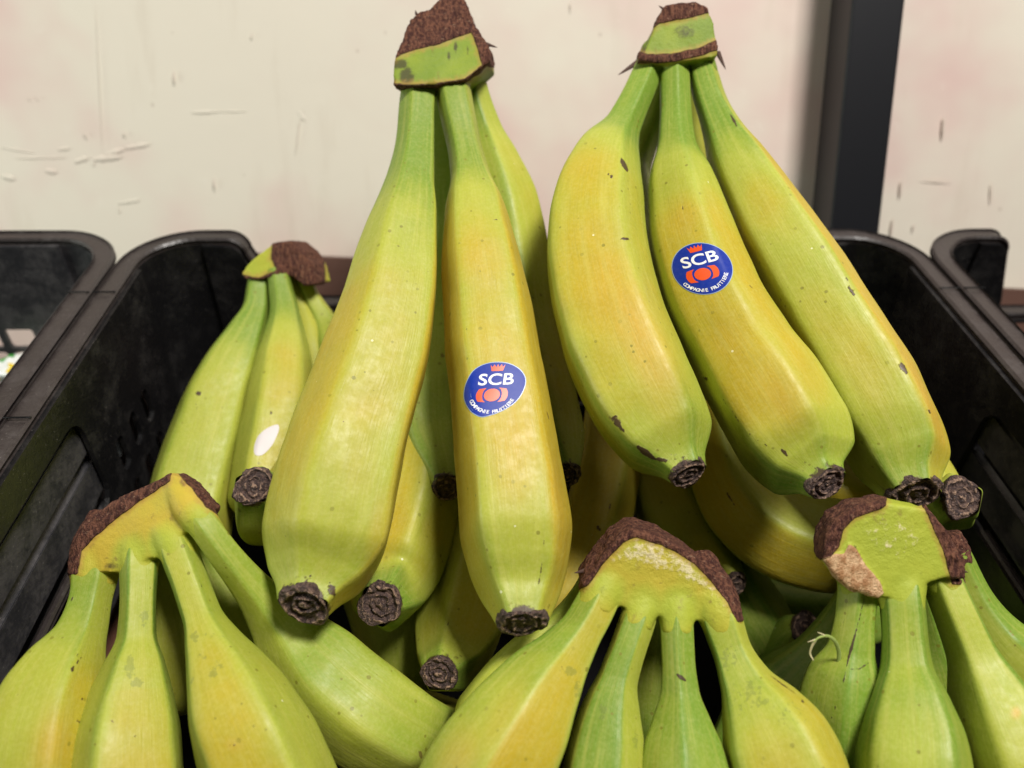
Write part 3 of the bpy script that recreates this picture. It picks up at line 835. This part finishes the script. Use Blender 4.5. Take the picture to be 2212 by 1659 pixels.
# ================================================================== A: tall bunch, centre
A = bunch(960, 700, .30, 'tall bunch with blue round sticker, standing centre with square-cut brown crown')
A1 = banana(A, [(912, 150, .334, 70), (904, 215, .328, 73), (899, 300, .322, 78), (889, 385, .315, 97), (870, 500, .305, 150), (846, 640, .294, 192), (812, 780, .284, 222),
                (768, 910, .275, 240), (733, 1040, .267, 258), (710, 1150, .262, 256), (686, 1240, .258, 196)],
            (657, 1308, .252, 104, (-.10, -.50, .85)), roll=-12, seed=1, facets=[.14, .02, 0, 0, -.3], green=(.95, .08, .50), orange=.14, sharp=15,
            scars=[((655, 1265), (672, 1240), 4, .6), ((712, 1262), (722, 1284), 9, .75), ((610, 1268), (622, 1275), 7, .6), ((752, 676), (756, 672), 3, .6), ((815, 965), (822, 968), 3, .5)],
            blush=[(770, 1000, 60, 260, 12, .25), (815, 1150, 30, 120, 10, .5)])
A2 = banana(A, [(975, 150, .334, 70), (981, 210, .328, 73), (1000, 300, .322, 71), (1014, 370, .316, 82), (1024, 440, .310, 124), (1034, 530, .302, 158), (1046, 620, .295, 180), (1060, 730, .287, 196),
                (1076, 840, .279, 206), (1089, 940, .272, 216), (1101, 1040, .266, 226), (1110, 1130, .261, 233), (1117, 1215, .257, 208), (1122, 1280, .253, 164)],
            (1127, 1347, .248, 100, (.02, -.72, .68)), roll=-4, seed=2, facets=[.08, -.12, 0, 0, -.26], green=(.95, .0, .45), sharp=15, orange=.18,
            scars=[((1068, 474), (1080, 478), 3, .6), ((1103, 590), (1102, 580), 3, .45), ((1175, 1165), (1163, 1275), 2.2, .55), ((1192, 960), (1196, 1060), 1.5, .4)],
            blush=[(1110, 1000, 70, 160, 5, .35), (1200, 1080, 25, 150, -5, .6)])
A3 = banana(A, [(1010, 150, .345, 66), (1022, 205, .347, 66), (1042, 275, .348, 74), (1062, 345, .347, 108), (1088, 440, .345, 140), (1110, 560, .342, 150), (1128, 700, .337, 155), (1160, 850, .325, 155), (1190, 950, .314, 142)],
            (1222, 1028, .300, 60, (.15, -.35, .92)), roll=20, seed=3, green=(.8, .45, .9), sharp=14,
            scars=[((1248, 860), (1250, 930), 2, .5)])
A4 = banana(A, [(955, 160, .35, 60), (952, 300, .356, 70), (948, 400, .358, 110), (945, 550, .352, 150), (940, 700, .345, 160), (936, 850, .333, 160), (940, 960, .322, 140)],
            (967, 1054, .306, 64, (.1, -.35, .9)), roll=0, seed=4, green=(.6, .35, .6), sharp=14)
cA = crown(A, [(850, 183), (850, 132), (864, 100), (886, 46), (905, 28), (932, 20), (955, -6), (1000, -2), (1018, 45), (1052, 96), (1056, 130), (1030, 152), (1003, 172), (940, 181), (885, 184)],
           .324, (.002, .004, .026), brown=[[(830, 140), (853, 125), (880, 112), (950, 95), (1018, 70), (1030, 100), (1043, 142), (1100, 150), (1100, -40), (830, -40)], [(843, 182), (885, 183), (940, 181), (1003, 171), (1030, 151), (1056, 130), (1062, 134), (1034, 160), (1004, 180), (940, 190), (843, 192)]],
           stubs=[(A1, .014), (A2, .014), (A3, .006), (A4, .004)], green=.82, neckg=.9, stain=[(864, 138, 22, 14, 1.), (878, 166, 20, 26, .95), (1010, 110, 5, 30, .5), (930, 130, 30, 10, .3), (852, 180, 10, 20, .6), (984, 98, 6, 20, .8), (970, 120, 6, 14, .75), (1000, 175, 60, 4, .6), (880, 185, 40, 4, .8), (950, 184, 40, 4, .7)], tilt=(0, -.00006), stubscale=1.05, smooth=3)
fibre(cA, (1050, 95), (1075, 103), .326, 9)
fibre(cA, (900, 32), (897, 22), .326, 7)

sticker(A2, [(1002, 854), (1006, 830), (1020, 803), (1042, 788), (1070, 782), (1100, 785), (1124, 798), (1136, 818), (1132, 842), (1115, 868), (1085, 888), (1055, 899), (1037, 901), (1018, 890), (1006, 872)],
        (1067, 844), (61, -2), (-8, 57))

# ================================================================== B: bunch at the upper right
B = bunch(1600, 650, .32, 'wide bunch of curved bananas at the right, blue sticker on its middle finger')
B1 = banana(B, [(1418, 112, .338, 56), (1400, 150, .335, 60), (1376, 205, .330, 64), (1345, 270, .325, 76), (1312, 340, .318, 136), (1290, 430, .309, 192), (1284, 530, .300, 220), (1300, 640, .291, 236),
                (1336, 756, .282, 248), (1385, 861, .274, 240), (1437, 949, .268, 206)],
            (1487, 1024, .262, 80, (.35, -.62, .70)), roll=20, seed=5, facets=[-.08, .38, 0, 0, .10], orange=.06, green=(.95, .08, .70), sharp=15, ridge_green=.2,
            scars=[((1340, 342), (1355, 368), 6, .8), ((1315, 375), (1322, 385), 4.5, .8), ((1343, 516), (1358, 516), 4.5, .8), ((1314, 893), (1348, 935), 5, .9), ((1330, 893), (1352, 920), 4, .7), ((1378, 965), (1412, 990), 8, .9), ((1412, 990), (1445, 996), 6, .75)],
            blush=[(1320, 600, 60, 150, 0, .5), (1395, 740, 55, 160, -25, .95), (1430, 860, 60, 90, -30, .5)])
B2 = banana(B, [(1455, 112, .336, 56), (1455, 155, .333, 60), (1457, 240, .328, 66), (1459, 310, .322, 80), (1466, 380, .315, 130), (1479, 460, .308, 162), (1500, 545, .301, 182), (1537, 645, .293, 200),
                (1592, 750, .285, 212), (1648, 838, .277, 232), (1704, 931, .270, 232), (1750, 1001, .265, 188)],
            (1787, 1045, .260, 80, (.38, -.42, .82)), roll=12, seed=6, facets=[-.02, .36, 0, 0, .06], orange=.08, green=(.9, .06, .75), sharp=14,
            scars=[((1690, 972), (1700, 982), 5, .85), ((1470, 440), (1476, 452), 2.5, .6), ((1462, 478), (1472, 480), 3.5, .5), ((1520, 815), (1530, 822), 5, .7), ((1545, 840), (1615, 935), 2.5, .5), ((1615, 935), (1690, 985), 2.5, .55),
                   ((1570, 640), (1620, 690), 1.6, .45)],
            blush=[(1570, 740, 70, 70, 0, .35), (1700, 860, 60, 90, -30, .6), (1480, 470, 40, 60, 0, .4)])
B3 = banana(B, [(1500, 112, .338, 56), (1517, 155, .335, 62), (1534, 212, .330, 66), (1558, 272, .326, 82), (1592, 345, .320, 124), (1630, 415, .315, 150), (1674, 495, .308, 176), (1730, 590, .301, 194),
                (1793, 698, .294, 206), (1852, 795, .287, 220), (1904, 890, .280, 215), (1948, 985, .274, 194)],
            (1975, 1068, .268, 104, (.12, -.58, .80)), roll=-8, seed=7, facets=[.12, .02, 0, 0, -.32], orange=.1, green=(.9, .10, .6), sharp=15,
            scars=[((1942, 783), (1958, 805), 6.5, .95), ((1835, 620), (1846, 636), 4.5, .85), ((1828, 600), (1836, 620), 5, .5), ((1578, 248), (1592, 272), 3.5, .8), ((1585, 480), (1590, 495), 4, .6), ((2005, 885), (2010, 893), 3, .8)],
            blush=[(2000, 860, 18, 200, -25, .7), (1900, 700, 15, 150, -28, .5)])
B4 = banana(B, [(1440, 110, .352, 50), (1420, 180, .357, 58), (1396, 260, .362, 78), (1345, 340, .366, 130), (1330, 450, .362, 165), (1345, 600, .352, 170), (1400, 800, .34, 160)],
            roll=10, seed=8, green=(.6, .3, .3), res=.6)
B5 = banana(B, [(1480, 110, .352, 50), (1500, 180, .357, 58), (1520, 250, .36, 76), (1565, 350, .36, 125), (1660, 500, .352, 150), (1800, 690, .340, 160), (1890, 880, .325, 155), (1985, 1020, .308, 130), (2055, 1098, .292, 100)],
            (2078, 1074, .277, 82, (.25, .15, .95)), roll=0, seed=9, green=(.6, .3, .75), sharp=14)
cB = crown(B, [(1380, 130), (1397, 98), (1420, 46), (1438, 16), (1465, 8), (1500, 4), (1526, 14), (1541, 45), (1548, 95), (1550, 122), (1500, 130), (1440, 137)],
           .325, (.0, .003, .024), brown=[[(1400, 70), (1425, 50), (1470, 43), (1536, 26), (1560, 20), (1560, -30), (1390, -30)], [(1375, 110), (1400, 117), (1450, 117), (1510, 104), (1560, 80), (1560, 104), (1510, 122), (1450, 134), (1375, 136)]],
           stubs=[(B1, .014), (B2, .014), (B3, .014), (B4, .004), (B5, .004)], green=.82, neckg=.92, stain=[(1480, 68, 34, 24, .62), (1440, 95, 14, 8, .45), (1525, 90, 16, 8, .4), (1390, 118, 10, 30, .8), (1530, 60, 12, 12, .35)], smooth=4, stubscale=1.04)
fibre(cB, (1378, 134), (1334, 163), .333, 12)
fibre(cB, (1550, 112), (1568, 151), .333, 12)
fibre(cB, (1434, 20), (1422, 12), .333, 7)
cx_, cy_ = 1517, 580.5
sticker(B2, [(cx_ + 66 * math.cos(a) , cy_ + 56 * math.sin(a) + 4 * math.cos(a)) for a in np.linspace(0, 2 * np.pi, 16, endpoint=False)],
        (1518, 583), (62, -16), (20, 52))

# ================================================================== C: small bunch in the rear left corner
C = bunch(560, 900, .35, 'small bunch in the shaded rear left corner of the crate')
C1 = banana(C, [(562, 590, .388, 46), (558, 625, .386, 48), (554, 665, .383, 56), (534, 718, .378, 84), (505, 785, .372, 120), (477, 860, .365, 143), (450, 945, .357, 158), (424, 1035, .349, 172), (400, 1140, .34, 180), (385, 1260, .335, 150)],
            roll=10, seed=10, green=(.95, .25, .3), sharp=14, orange=.1, scars=[((428, 848), (431, 852), 7, .9), ((424, 870), (426, 888), 4, .5)], res=.8)
C2 = banana(C, [(600, 585, .382, 44), (606, 620, .380, 48), (614, 665, .377, 58), (614, 725, .371, 88), (610, 795, .364, 122), (603, 870, .356, 140), (590, 955, .348, 148), (575, 1050, .34, 150), (565, 1130, .335, 130)],
            roll=0, seed=11, green=(.95, .15, .3), sharp=14, orange=.15, scars=[((583, 890), (588, 892), 6, .7)], res=.8)
C3 = banana(C, [(648, 585, .392, 34), (672, 640, .394, 38), (700, 690, .394, 50), (730, 760, .39, 95), (745, 860, .385, 120)], roll=0, seed=12, green=(.3, .3, .3), res=.5)
C5 = banana(C, [(622, 590, .396, 44), (640, 650, .396, 60), (660, 720, .394, 95), (672, 810, .388, 120), (672, 920, .38, 130)], roll=20, seed=13, green=(.4, .1, .3), orange=.3, res=.5)
C4 = banana(C, [(760, 860, .345, 120), (710, 960, .335, 150), (650, 1060, .325, 165), (592, 1110, .310, 150)],
            (548, 1050, .287, 80, (-.15, .22, .96)), roll=10, seed=14, green=(.5, .4, .9), sharp=14,
            scars=[((508, 1080), (520, 1110), 5, .5), ((540, 1130), (560, 1150), 3, .45)])
cC = crown(C, [(520, 592), (535, 570), (560, 548), (588, 527), (625, 523), (652, 545), (672, 575), (682, 612), (655, 616), (625, 592), (600, 592), (560, 603), (530, 602)],
           .380, (.004, .003, .016), brown=[[(590, 500), (586, 560), (600, 585), (625, 600), (640, 640), (700, 640), (700, 500)], [(515, 592), (560, 600), (600, 584), (606, 596), (560, 612), (515, 606)]],
           stubs=[(C1, .004), (C2, .004), (C3, .004), (C5, .003)], green=.45, smooth=3)
sticker(C2, [(551, 982), (549, 966), (556, 945), (570, 930), (588, 920), (601, 918), (602, 930), (594, 950), (583, 968), (566, 983)], None, None, None, logo=False, label='small clear sticker with its glare painted pale')

# ================================================================== E: front left
E = bunch(350, 1450, .25, 'front left bunch, four necks spreading from a yellow crown with brown cut edge')
E1 = banana(E, [(215, 1185, .272, 88), (206, 1235, .268, 92), (195, 1292, .264, 84), (176, 1360, .259, 100), (142, 1432, .253, 162), (112, 1510, .247, 212), (92, 1600, .241, 236), (80, 1720, .236, 240), (85, 1860, .236, 220)],
            roll=30, seed=15, green=(.62, .2, .3), sharp=15, orange=.0,
            scars=[((160, 1440), (175, 1420), 2.5, .7), ((152, 1452), (160, 1440), 4.5, .85), ((165, 1428), (168, 1412), 2, .6), ((176, 1508), (178, 1512), 4, .8), ((165, 1555), (176, 1564), 3, .75), ((154, 1298), (157, 1290), 3, .6)],
            blush=[(110, 1610, 50, 110, 15, .75), (120, 1540, 40, 60, 0, .3)])
E2 = banana(E, [(303, 1165, .268, 70), (302, 1215, .264, 74), (300, 1290, .259, 70), (297, 1368, .255, 77), (292, 1436, .251, 124), (284, 1512, .247, 174), (278, 1600, .242, 212), (278, 1720, .237, 230), (285, 1860, .237, 210)],
            roll=-8, seed=16, green=(.58, .28, .3), sharp=15,
            scars=[((290, 1590), (291, 1591), 4, .7), ((322, 1265), (326, 1272), 3, .5)], mould=[(280, 1440, 16, 34, .85), (296, 1475, 20, 14, .85), (313, 1335, 14, 24, .75)])
E3 = banana(E, [(368, 1140, .266, 70), (381, 1182, .262, 74), (406, 1250, .258, 72), (432, 1325, .254, 77), (455, 1388, .250, 112), (481, 1450, .246, 162), (513, 1530, .241, 216), (560, 1640, .236, 250), (610, 1760, .234, 255), (660, 1880, .236, 230)],
            roll=12, seed=17, green=(.55, .25, .3), sharp=15,
            scars=[((500, 1609), (506, 1610), 5, .75), ((434, 1260), (436, 1270), 2, .5)], mould=[(420, 1375, 14, 16, .7), (470, 1440, 26, 18, .6), (435, 1420, 14, 12, .6), (460, 1455, 16, 12, .7), (415, 1470, 8, 14, .6), (455, 1375, 40, 12, .5)], blush=[(505, 1608, 26, 20, 0, .5)])
E4 = banana(E, [(408, 1090, .262, 60), (434, 1126, .259, 62), (480, 1188, .260, 66), (536, 1258, .265, 80), (590, 1325, .271, 116), (640, 1393, .272, 172), (702, 1465, .270, 212), (780, 1535, .268, 224), (856, 1580, .272, 205), (915, 1590, .296, 175), (960, 1560, .325, 130)],
            roll=-24, seed=18, green=(.55, .42, .4), sharp=14, ridge_green=.05, scars=[((455, 1235), (462, 1240), 2, .5)])
E5 = banana(E, [(320, 1130, .285, 56), (335, 1200, .295, 80), (360, 1290, .30, 130), (378, 1400, .30, 160), (392, 1540, .30, 165)], roll=10, seed=19, green=(.5, .25, .3), res=.6)
E6 = banana(E, [(392, 1095, .28, 50), (425, 1170, .29, 70), (465, 1250, .295, 105), (505, 1350, .295, 130), (545, 1480, .29, 150)], roll=0, seed=20, green=(.6, .35, .3), res=.6)
cE = crown(E, [(162, 1236), (166, 1165), (182, 1133), (240, 1088), (305, 1054), (372, 1024), (392, 1034), (420, 1062), (446, 1098), (425, 1135), (400, 1150), (345, 1190), (338, 1205), (265, 1218), (252, 1238)],
           .261, (.001, -.001, .009), brown=[[(130, 1250), (168, 1238), (178, 1190), (205, 1160), (255, 1118), (300, 1085), (345, 1052), (368, 1040), (374, 1000), (150, 1000)], [(374, 1000), (386, 1024), (414, 1056), (444, 1098), (480, 1120), (480, 1000)]],
           pale=[], stubs=[(E1, .014), (E2, .014), (E3, .014), (E4, .014), (E5, .004), (E6, .004)], green=.12, neckg=.66, stain=[(240, 1222, 26, 12, .7), (210, 1236, 30, 6, .55), (232, 1205, 10, 8, .5), (410, 1128, 14, 10, .5), (395, 1040, 10, 18, .7), (200, 1180, 18, 20, .45)], ribs=.013, stubscale=1.05, smooth=10, tilt=(-.00003, -.00003))
fibre(cE, (452, 1100), (470, 1098), .262, 9)

# ================================================================== F: front centre
Fb = bunch(1430, 1450, .24, 'front centre bunch under a pale crown with thick dark brown roof-shaped cut')
F1 = banana(Fb, [(1312, 1240, .258, 82), (1296, 1288, .254, 84), (1264, 1350, .250, 86), (1224, 1408, .247, 112), (1178, 1470, .243, 164), (1128, 1552, .238, 214), (1068, 1650, .234, 244), (1010, 1760, .232, 250), (960, 1880, .234, 225)],
            roll=-30, seed=21, green=(.50, .30, .3), sharp=15, mould=[(1232, 1450, 20, 14, .75), (1247, 1490, 10, 26, .8)], scars=[((1212, 1436), (1216, 1446), 2.5, .55), ((1204, 1464), (1206, 1466), 3, .5)],
            blush=[(1080, 1560, 45, 150, 30, .45), (990, 1640, 60, 100, 30, .6)])
F2 = banana(Fb, [(1388, 1270, .258, 68), (1380, 1325, .254, 72), (1358, 1392, .250, 74), (1335, 1458, .247, 82), (1320, 1520, .244, 116), (1309, 1592, .241, 152), (1300, 1680, .237, 178), (1295, 1790, .236, 190), (1292, 1890, .238, 180)],
            roll=8, seed=22, green=(.55, .40, .4), sharp=15, mould=[(1303, 1530, 12, 16, .7), (1372, 1600, 10, 30, .6), (1300, 1550, 10, 8, .8)])
F3 = banana(Fb, [(1460, 1280, .257, 66), (1461, 1335, .253, 69), (1464, 1420, .249, 70), (1468, 1490, .246, 80), (1471, 1550, .243, 118), (1475, 1612, .240, 162), (1480, 1700, .236, 192), (1485, 1800, .235, 200), (1488, 1890, .237, 180)],
            roll=36, seed=23, green=(.58, .52, .5), sharp=15, scars=[((1463, 1457), (1480, 1470), 5, .95)])
F4 = banana(Fb, [(1536, 1280, .257, 82), (1556, 1335, .253, 86), (1578, 1400, .250, 82), (1606, 1465, .246, 106), (1640, 1530, .242, 172), (1674, 1600, .238, 228), (1705, 1690, .234, 248), (1730, 1790, .232, 250), (1745, 1890, .234, 220)],
            roll=2, seed=24, green=(.62, .32, .3), sharp=15, mould=[(1575, 1425, 26, 40, .55), (1625, 1490, 30, 30, .6), (1645, 1515, 22, 18, .75), (1600, 1510, 50, 60, .45), (1700, 1540, 60, 50, .42)],
            scars=[((1665, 1460), (1720, 1500), 2.2, .6), ((1732, 1512), (1736, 1518), 4, .7)], blush=[(1700, 1640, 90, 70, 0, .3)])
F0 = banana(Fb, [(1290, 1230, .272, 60), (1262, 1290, .274, 66), (1222, 1350, .274, 84), (1150, 1425, .27, 124), (1085, 1505, .264, 150), (1020, 1610, .26, 180)], roll=10, seed=25, green=(.6, .35, .3), res=.6)
F5 = banana(Fb, [(1425, 1270, .275, 60), (1415, 1380, .285, 80), (1402, 1470, .288, 130), (1398, 1560, .288, 160), (1400, 1700, .285, 160)], roll=10, seed=26, green=(.9, .9, .9), res=.6)
cF = crown(Fb, [(1262, 1268), (1298, 1214), (1336, 1168), (1368, 1146), (1392, 1150), (1440, 1168), (1500, 1204), (1546, 1250), (1580, 1298), (1603, 1338), (1560, 1345), (1515, 1346), (1500, 1336), (1425, 1332), (1405, 1325), (1340, 1312), (1300, 1296)],
           .2505, (-.001, .0024, .012), brown=[[(1235, 1280), (1270, 1268), (1306, 1212), (1346, 1172), (1372, 1160), (1430, 1176), (1500, 1217), (1545, 1266), (1570, 1300), (1590, 1342), (1640, 1342), (1640, 1090), (1235, 1090)]],
           pale=[[(1310, 1215), (1376, 1150), (1430, 1168), (1505, 1210), (1550, 1265), (1595, 1335), (1570, 1330), (1510, 1275), (1440, 1235), (1370, 1225)]],
           stubs=[(F1, .014), (F2, .014), (F3, .014), (F4, .014), (F0, .003), (F5, .003)], green=.22, neckg=.66, stain=[(1300, 1270, 18, 30, .45), (1590, 1320, 16, 20, .5), (1345, 1300, 10, 12, .35)], ribs=.013, stubscale=1.04, smooth=9)
fibre(cF, (1282, 1228), (1240, 1238), .256, 16)

# ================================================================== G: front right
Gb = bunch(1980, 1450, .24, 'front right bunch with wrinkled green crown and torn tan patch')
G1 = banana(Gb, [(1862, 1215, .262, 76), (1855, 1262, .259, 80), (1846, 1335, .257, 80), (1838, 1395, .256, 92), (1826, 1455, .256, 146), (1818, 1530, .256, 176), (1812, 1620, .257, 180), (1810, 1740, .26, 170)],
            roll=36, seed=27, green=(.6, .55, .6), sharp=15,
            scars=[((1868, 1290), (1850, 1360), 2.2, .6), ((1850, 1360), (1828, 1440), 4, .75), ((1828, 1440), (1815, 1500), 3, .7), ((1815, 1500), (1795, 1555), 1.8, .6), ((1832, 1444), (1855, 1446), 2.5, .6), ((1855, 1446), (1876, 1432), 3, .6), ((1830, 1330), (1805, 1370), 1.5, .5), ((1795, 1440), (1770, 1490), 2, .5)])
G2 = banana(Gb, [(1948, 1235, .256, 80), (1948, 1288, .252, 86), (1953, 1360, .249, 88), (1958, 1432, .246, 102), (1963, 1500, .242, 154), (1966, 1572, .239, 206), (1966, 1655, .235, 236), (1966, 1760, .234, 245), (1968, 1880, .236, 220)],
            roll=0, seed=28, green=(.66, .50, .3), sharp=14, mould=[], scars=[((1892, 1650), (1898, 1656), 4, .6)])
G3 = banana(Gb, [(2010, 1190, .259, 72), (2032, 1242, .256, 76), (2064, 1320, .252, 82), (2098, 1400, .249, 94), (2130, 1478, .246, 140), (2164, 1560, .242, 188), (2198, 1650, .238, 222), (2230, 1760, .236, 230), (2250, 1880, .236, 210)],
            roll=-20, seed=29, green=(.62, .45, .35), sharp=15, blush=[(2195, 1540, 12, 14, 0, 1.)])
G4 = banana(Gb, [(2060, 1190, .272, 60), (2078, 1240, .272, 66), (2112, 1312, .270, 78), (2162, 1385, .267, 108), (2225, 1450, .262, 166), (2300, 1540, .258, 200), (2360, 1680, .256, 200)],
            roll=10, seed=30, green=(.6, .40, .35), sharp=15, scars=[((2082, 1276), (2094, 1292), 5, .95), ((2094, 1292), (2096, 1285), 4, .7)])
G5 = banana(Gb, [(1975, 1240, .275, 50), (1996, 1320, .28, 60), (2016, 1400, .283, 90), (2034, 1470, .283, 126), (2042, 1570, .28, 140), (2050, 1700, .28, 140)], roll=10, seed=31, green=(.6, .5, .4), res=.6)
G0 = banana(Gb, [(1870, 1230, .29, 60), (1830, 1320, .295, 80), (1770, 1420, .298, 120), (1710, 1490, .30, 170), (1650, 1570, .30, 190), (1600, 1680, .30, 180)], roll=10, seed=32, green=(1., 1., .9), res=.6)
cG = crown(Gb, [(1782, 1212), (1788, 1160), (1806, 1124), (1850, 1098), (1915, 1086), (2000, 1100), (2044, 1148), (2082, 1225), (2080, 1246), (2040, 1250), (2000, 1262), (1990, 1288), (1905, 1292), (1880, 1285), (1835, 1268), (1812, 1250)],
           .2475, (.0, .001, .010), brown=[[(1760, 1215), (1792, 1202), (1812, 1178), (1822, 1142), (1845, 1118), (1900, 1100), (1915, 1092), (1915, 1060), (1760, 1060)], [(1985, 1080), (2005, 1118), (2036, 1185), (2056, 1262), (2100, 1260), (2100, 1150), (2040, 1080)]],
           pale=[[(1850, 1110), (1960, 1105), (2020, 1190), (1980, 1215), (1890, 1210), (1860, 1170)]],
           tan=[[(1780, 1208), (1800, 1196), (1822, 1196), (1832, 1172), (1850, 1185), (1870, 1220), (1900, 1255), (1908, 1280), (1896, 1292), (1870, 1286), (1835, 1275), (1800, 1245)]],
           stubs=[(G1, .014), (G2, .014), (G3, .014), (G4, .004), (G5, .003)], green=.5, neckg=.72, stain=[(1900, 1290, 22, 10, .5), (1845, 1185, 8, 14, .6), (1990, 1240, 6, 16, .5)], ribs=.015, stubscale=1.04, smooth=8)
fibre(cG, (2050, 1225), (2092, 1237), .256, 16)
fibre(cG, (2045, 1215), (2062, 1252), .25, 18)
# curled strips of peel on the torn neck
def curl(parent, pts, d, wd, mat):
    pts = np.array([P(x, y, d + dd) for (x, y, dd) in pts]); t = np.arange(len(pts)).astype(float)
    pos = interp(t, pts, np.linspace(0, len(pts) - 1, 24)); n = len(pos)
    aa = np.cross(np.gradient(pos, axis=0), FW); aa /= np.linalg.norm(aa, axis=1)[:, None]
    r = wd * d / F / 2 * np.linspace(1, .35, n)
    k = 6; V = []
    bb = np.cross(np.gradient(pos, axis=0), aa); bb /= np.linalg.norm(bb, axis=1)[:, None]
    for j in range(k):
        x = 2 * math.pi * j / k; V.append(pos + aa * (r * math.cos(x))[:, None] + bb * (r * .4 * math.sin(x))[:, None])
    V = np.stack(V, 1).reshape(-1, 3)
    I = np.arange(n * k).reshape(n, k); J = np.roll(I, -1, 1)
    build('peel_strip', V, np.stack([I[:-1], J[:-1], J[1:], I[1:]], -1).reshape(-1, 4), mat, parent)
curl(G1.ob, [(1811, 1440, -.001), (1812, 1410, -.004), (1804, 1386, -.008), (1788, 1374, -.010), (1770, 1377, -.011), (1758, 1386, -.011)], .252, 11, M_GRFIB)
curl(G1.ob, [(1786, 1376, -.010), (1776, 1370, -.011), (1766, 1366, -.012)], .252, 5, M_PALEFIB)
curl(G1.ob, [(1766, 1380, -.011), (1754, 1384, -.011), (1745, 1387, -.011)], .252, 4, M_PALEFIB)
curl(G1.ob, [(1762, 1382, -.011), (1754, 1396, -.010), (1750, 1412, -.009), (1757, 1426, -.009)], .252, 7, M_PALEFIB)

# ================================================================== H: bunch lying under the tall one
Hb = bunch(1000, 1200, .31, 'yellow bunch lying under the tall bunch, dark blossom ends pointing at the viewer')
H1 = banana(Hb, [(930, 760, .350, 110), (918, 880, .338, 150), (905, 1000, .326, 178), (885, 1110, .314, 196), (856, 1210, .302, 196), (836, 1275, .292, 164)],
            (820, 1306, .276, 88, (-.12, .02, .98)), roll=20, seed=33, green=(.4, .2, .95), sharp=14, orange=.1, scars=[((800, 1345), (808, 1352), 4, .7), ((812, 1372), (850, 1362), 5, .5)])
H2 = banana(Hb, [(1080, 900, .350, 120), (1062, 1020, .338, 165), (1040, 1150, .326, 180), (1015, 1270, .314, 190), (992, 1360, .303, 184), (968, 1425, .290, 136)],
            (949, 1456, .277, 72, (-.2, -.15, .95)), roll=-20, seed=34, green=(.4, .12, .8), sharp=15, orange=.15, scars=[((968, 1345), (968, 1352), 4, .5), ((955, 1400), (985, 1402), 3, .4)])
H5 = banana(Hb, [(1345, 780, .36, 120), (1330, 900, .352, 140), (1312, 1010, .345, 146), (1290, 1110, .337, 148), (1255, 1215, .328, 146), (1200, 1310, .32, 140), (1130, 1400, .315, 130)],
            roll=12, seed=35, green=(.3, .12, .3), sharp=15, orange=.15, scars=[((1318, 1090), (1305, 1125), 3.5, .6), ((1290, 1135), (1297, 1147), 5, .8)], res=.8)
Hx = banana(Hb, [(760, 1060, .35, 140), (800, 1200, .34, 170), (850, 1330, .335, 180), (860, 1460, .335, 170), (840, 1560, .335, 130)], roll=0, seed=36, green=(.6, .4, .4), res=.5)

# ================================================================== J: dark bunch in the middle right
Jb = bunch(1650, 1150, .33, 'shaded bunch lying crosswise between the crowns of the right-hand bunches')
J1 = banana(Jb, [(1545, 880, .345, 120), (1562, 970, .338, 160), (1600, 1065, .330, 190), (1670, 1140, .322, 205), (1760, 1175, .318, 200), (1860, 1180, .320, 180), (1950, 1160, .33, 140)],
            roll=30, seed=37, green=(.3, .22, .4), sharp=14, orange=.1, scars=[((1570, 1065), (1588, 1090), 4, .7)], res=.9)
J2 = banana(Jb, [(1400, 900, .36, 120), (1420, 1000, .355, 150), (1455, 1100, .35, 160), (1510, 1185, .342, 140)],
            (1588, 1265, .325, 56, (.3, -.3, .9)), roll=0, seed=38, green=(.5, .5, .6), res=.7)
J3 = banana(Jb, [(1660, 860, .355, 110), (1700, 960, .35, 150), (1770, 1040, .345, 165), (1860, 1080, .34, 160), (1960, 1090, .34, 140)], roll=20, seed=39, green=(.4, .1, .4), orange=.2, res=.7)
J4 = banana(Jb, [(1560, 1220, .345, 120), (1620, 1330, .345, 160), (1680, 1420, .34, 150)],
            (1742, 1355, .322, 62, (.25, .3, .9)), roll=0, seed=40, green=(.7, .8, .8), res=.7)

J5 = banana(Jb, [(1540, 1260, .372, 130), (1620, 1300, .374, 160), (1720, 1320, .374, 172), (1830, 1310, .374, 165), (1940, 1280, .374, 140)], roll=20, seed=41, green=(.7, .8, .8), res=.6)

# ================================================================== small bag in the left crate
pk = bpy.data.objects.new('produce_bag', None)
bm = bmesh.new(); bmesh.ops.create_icosphere(bm, subdivisions=4, radius=1)
V = np.array([v.co[:] for v in bm.verts]); fs = [[v.index for v in q.verts] for q in bm.faces]; bm.free()
V = V * (1 + (fbm(V * 2.5, 3)[:, None] - .5) * .7) * np.array([.011, .010, .010])
s = NT('printed_plastic_film'); n_ = s.noise(s.coord(), 60, 2)
c_ = s.mix(s.ramp(n_, .44, .50), (.05, .32, .04), (.80, .82, .78)); c_ = s.mix(s.ramp(n_, .60, .63), c_, (.75, .55, .02)); s.out(c_, .15, .8)
bag = build('produce_bag', V, fs, s.m); bag.location = P(38, 800, .43)
tag(bag, 'small green and white printed plastic bag seen through the left crate', 'bag')
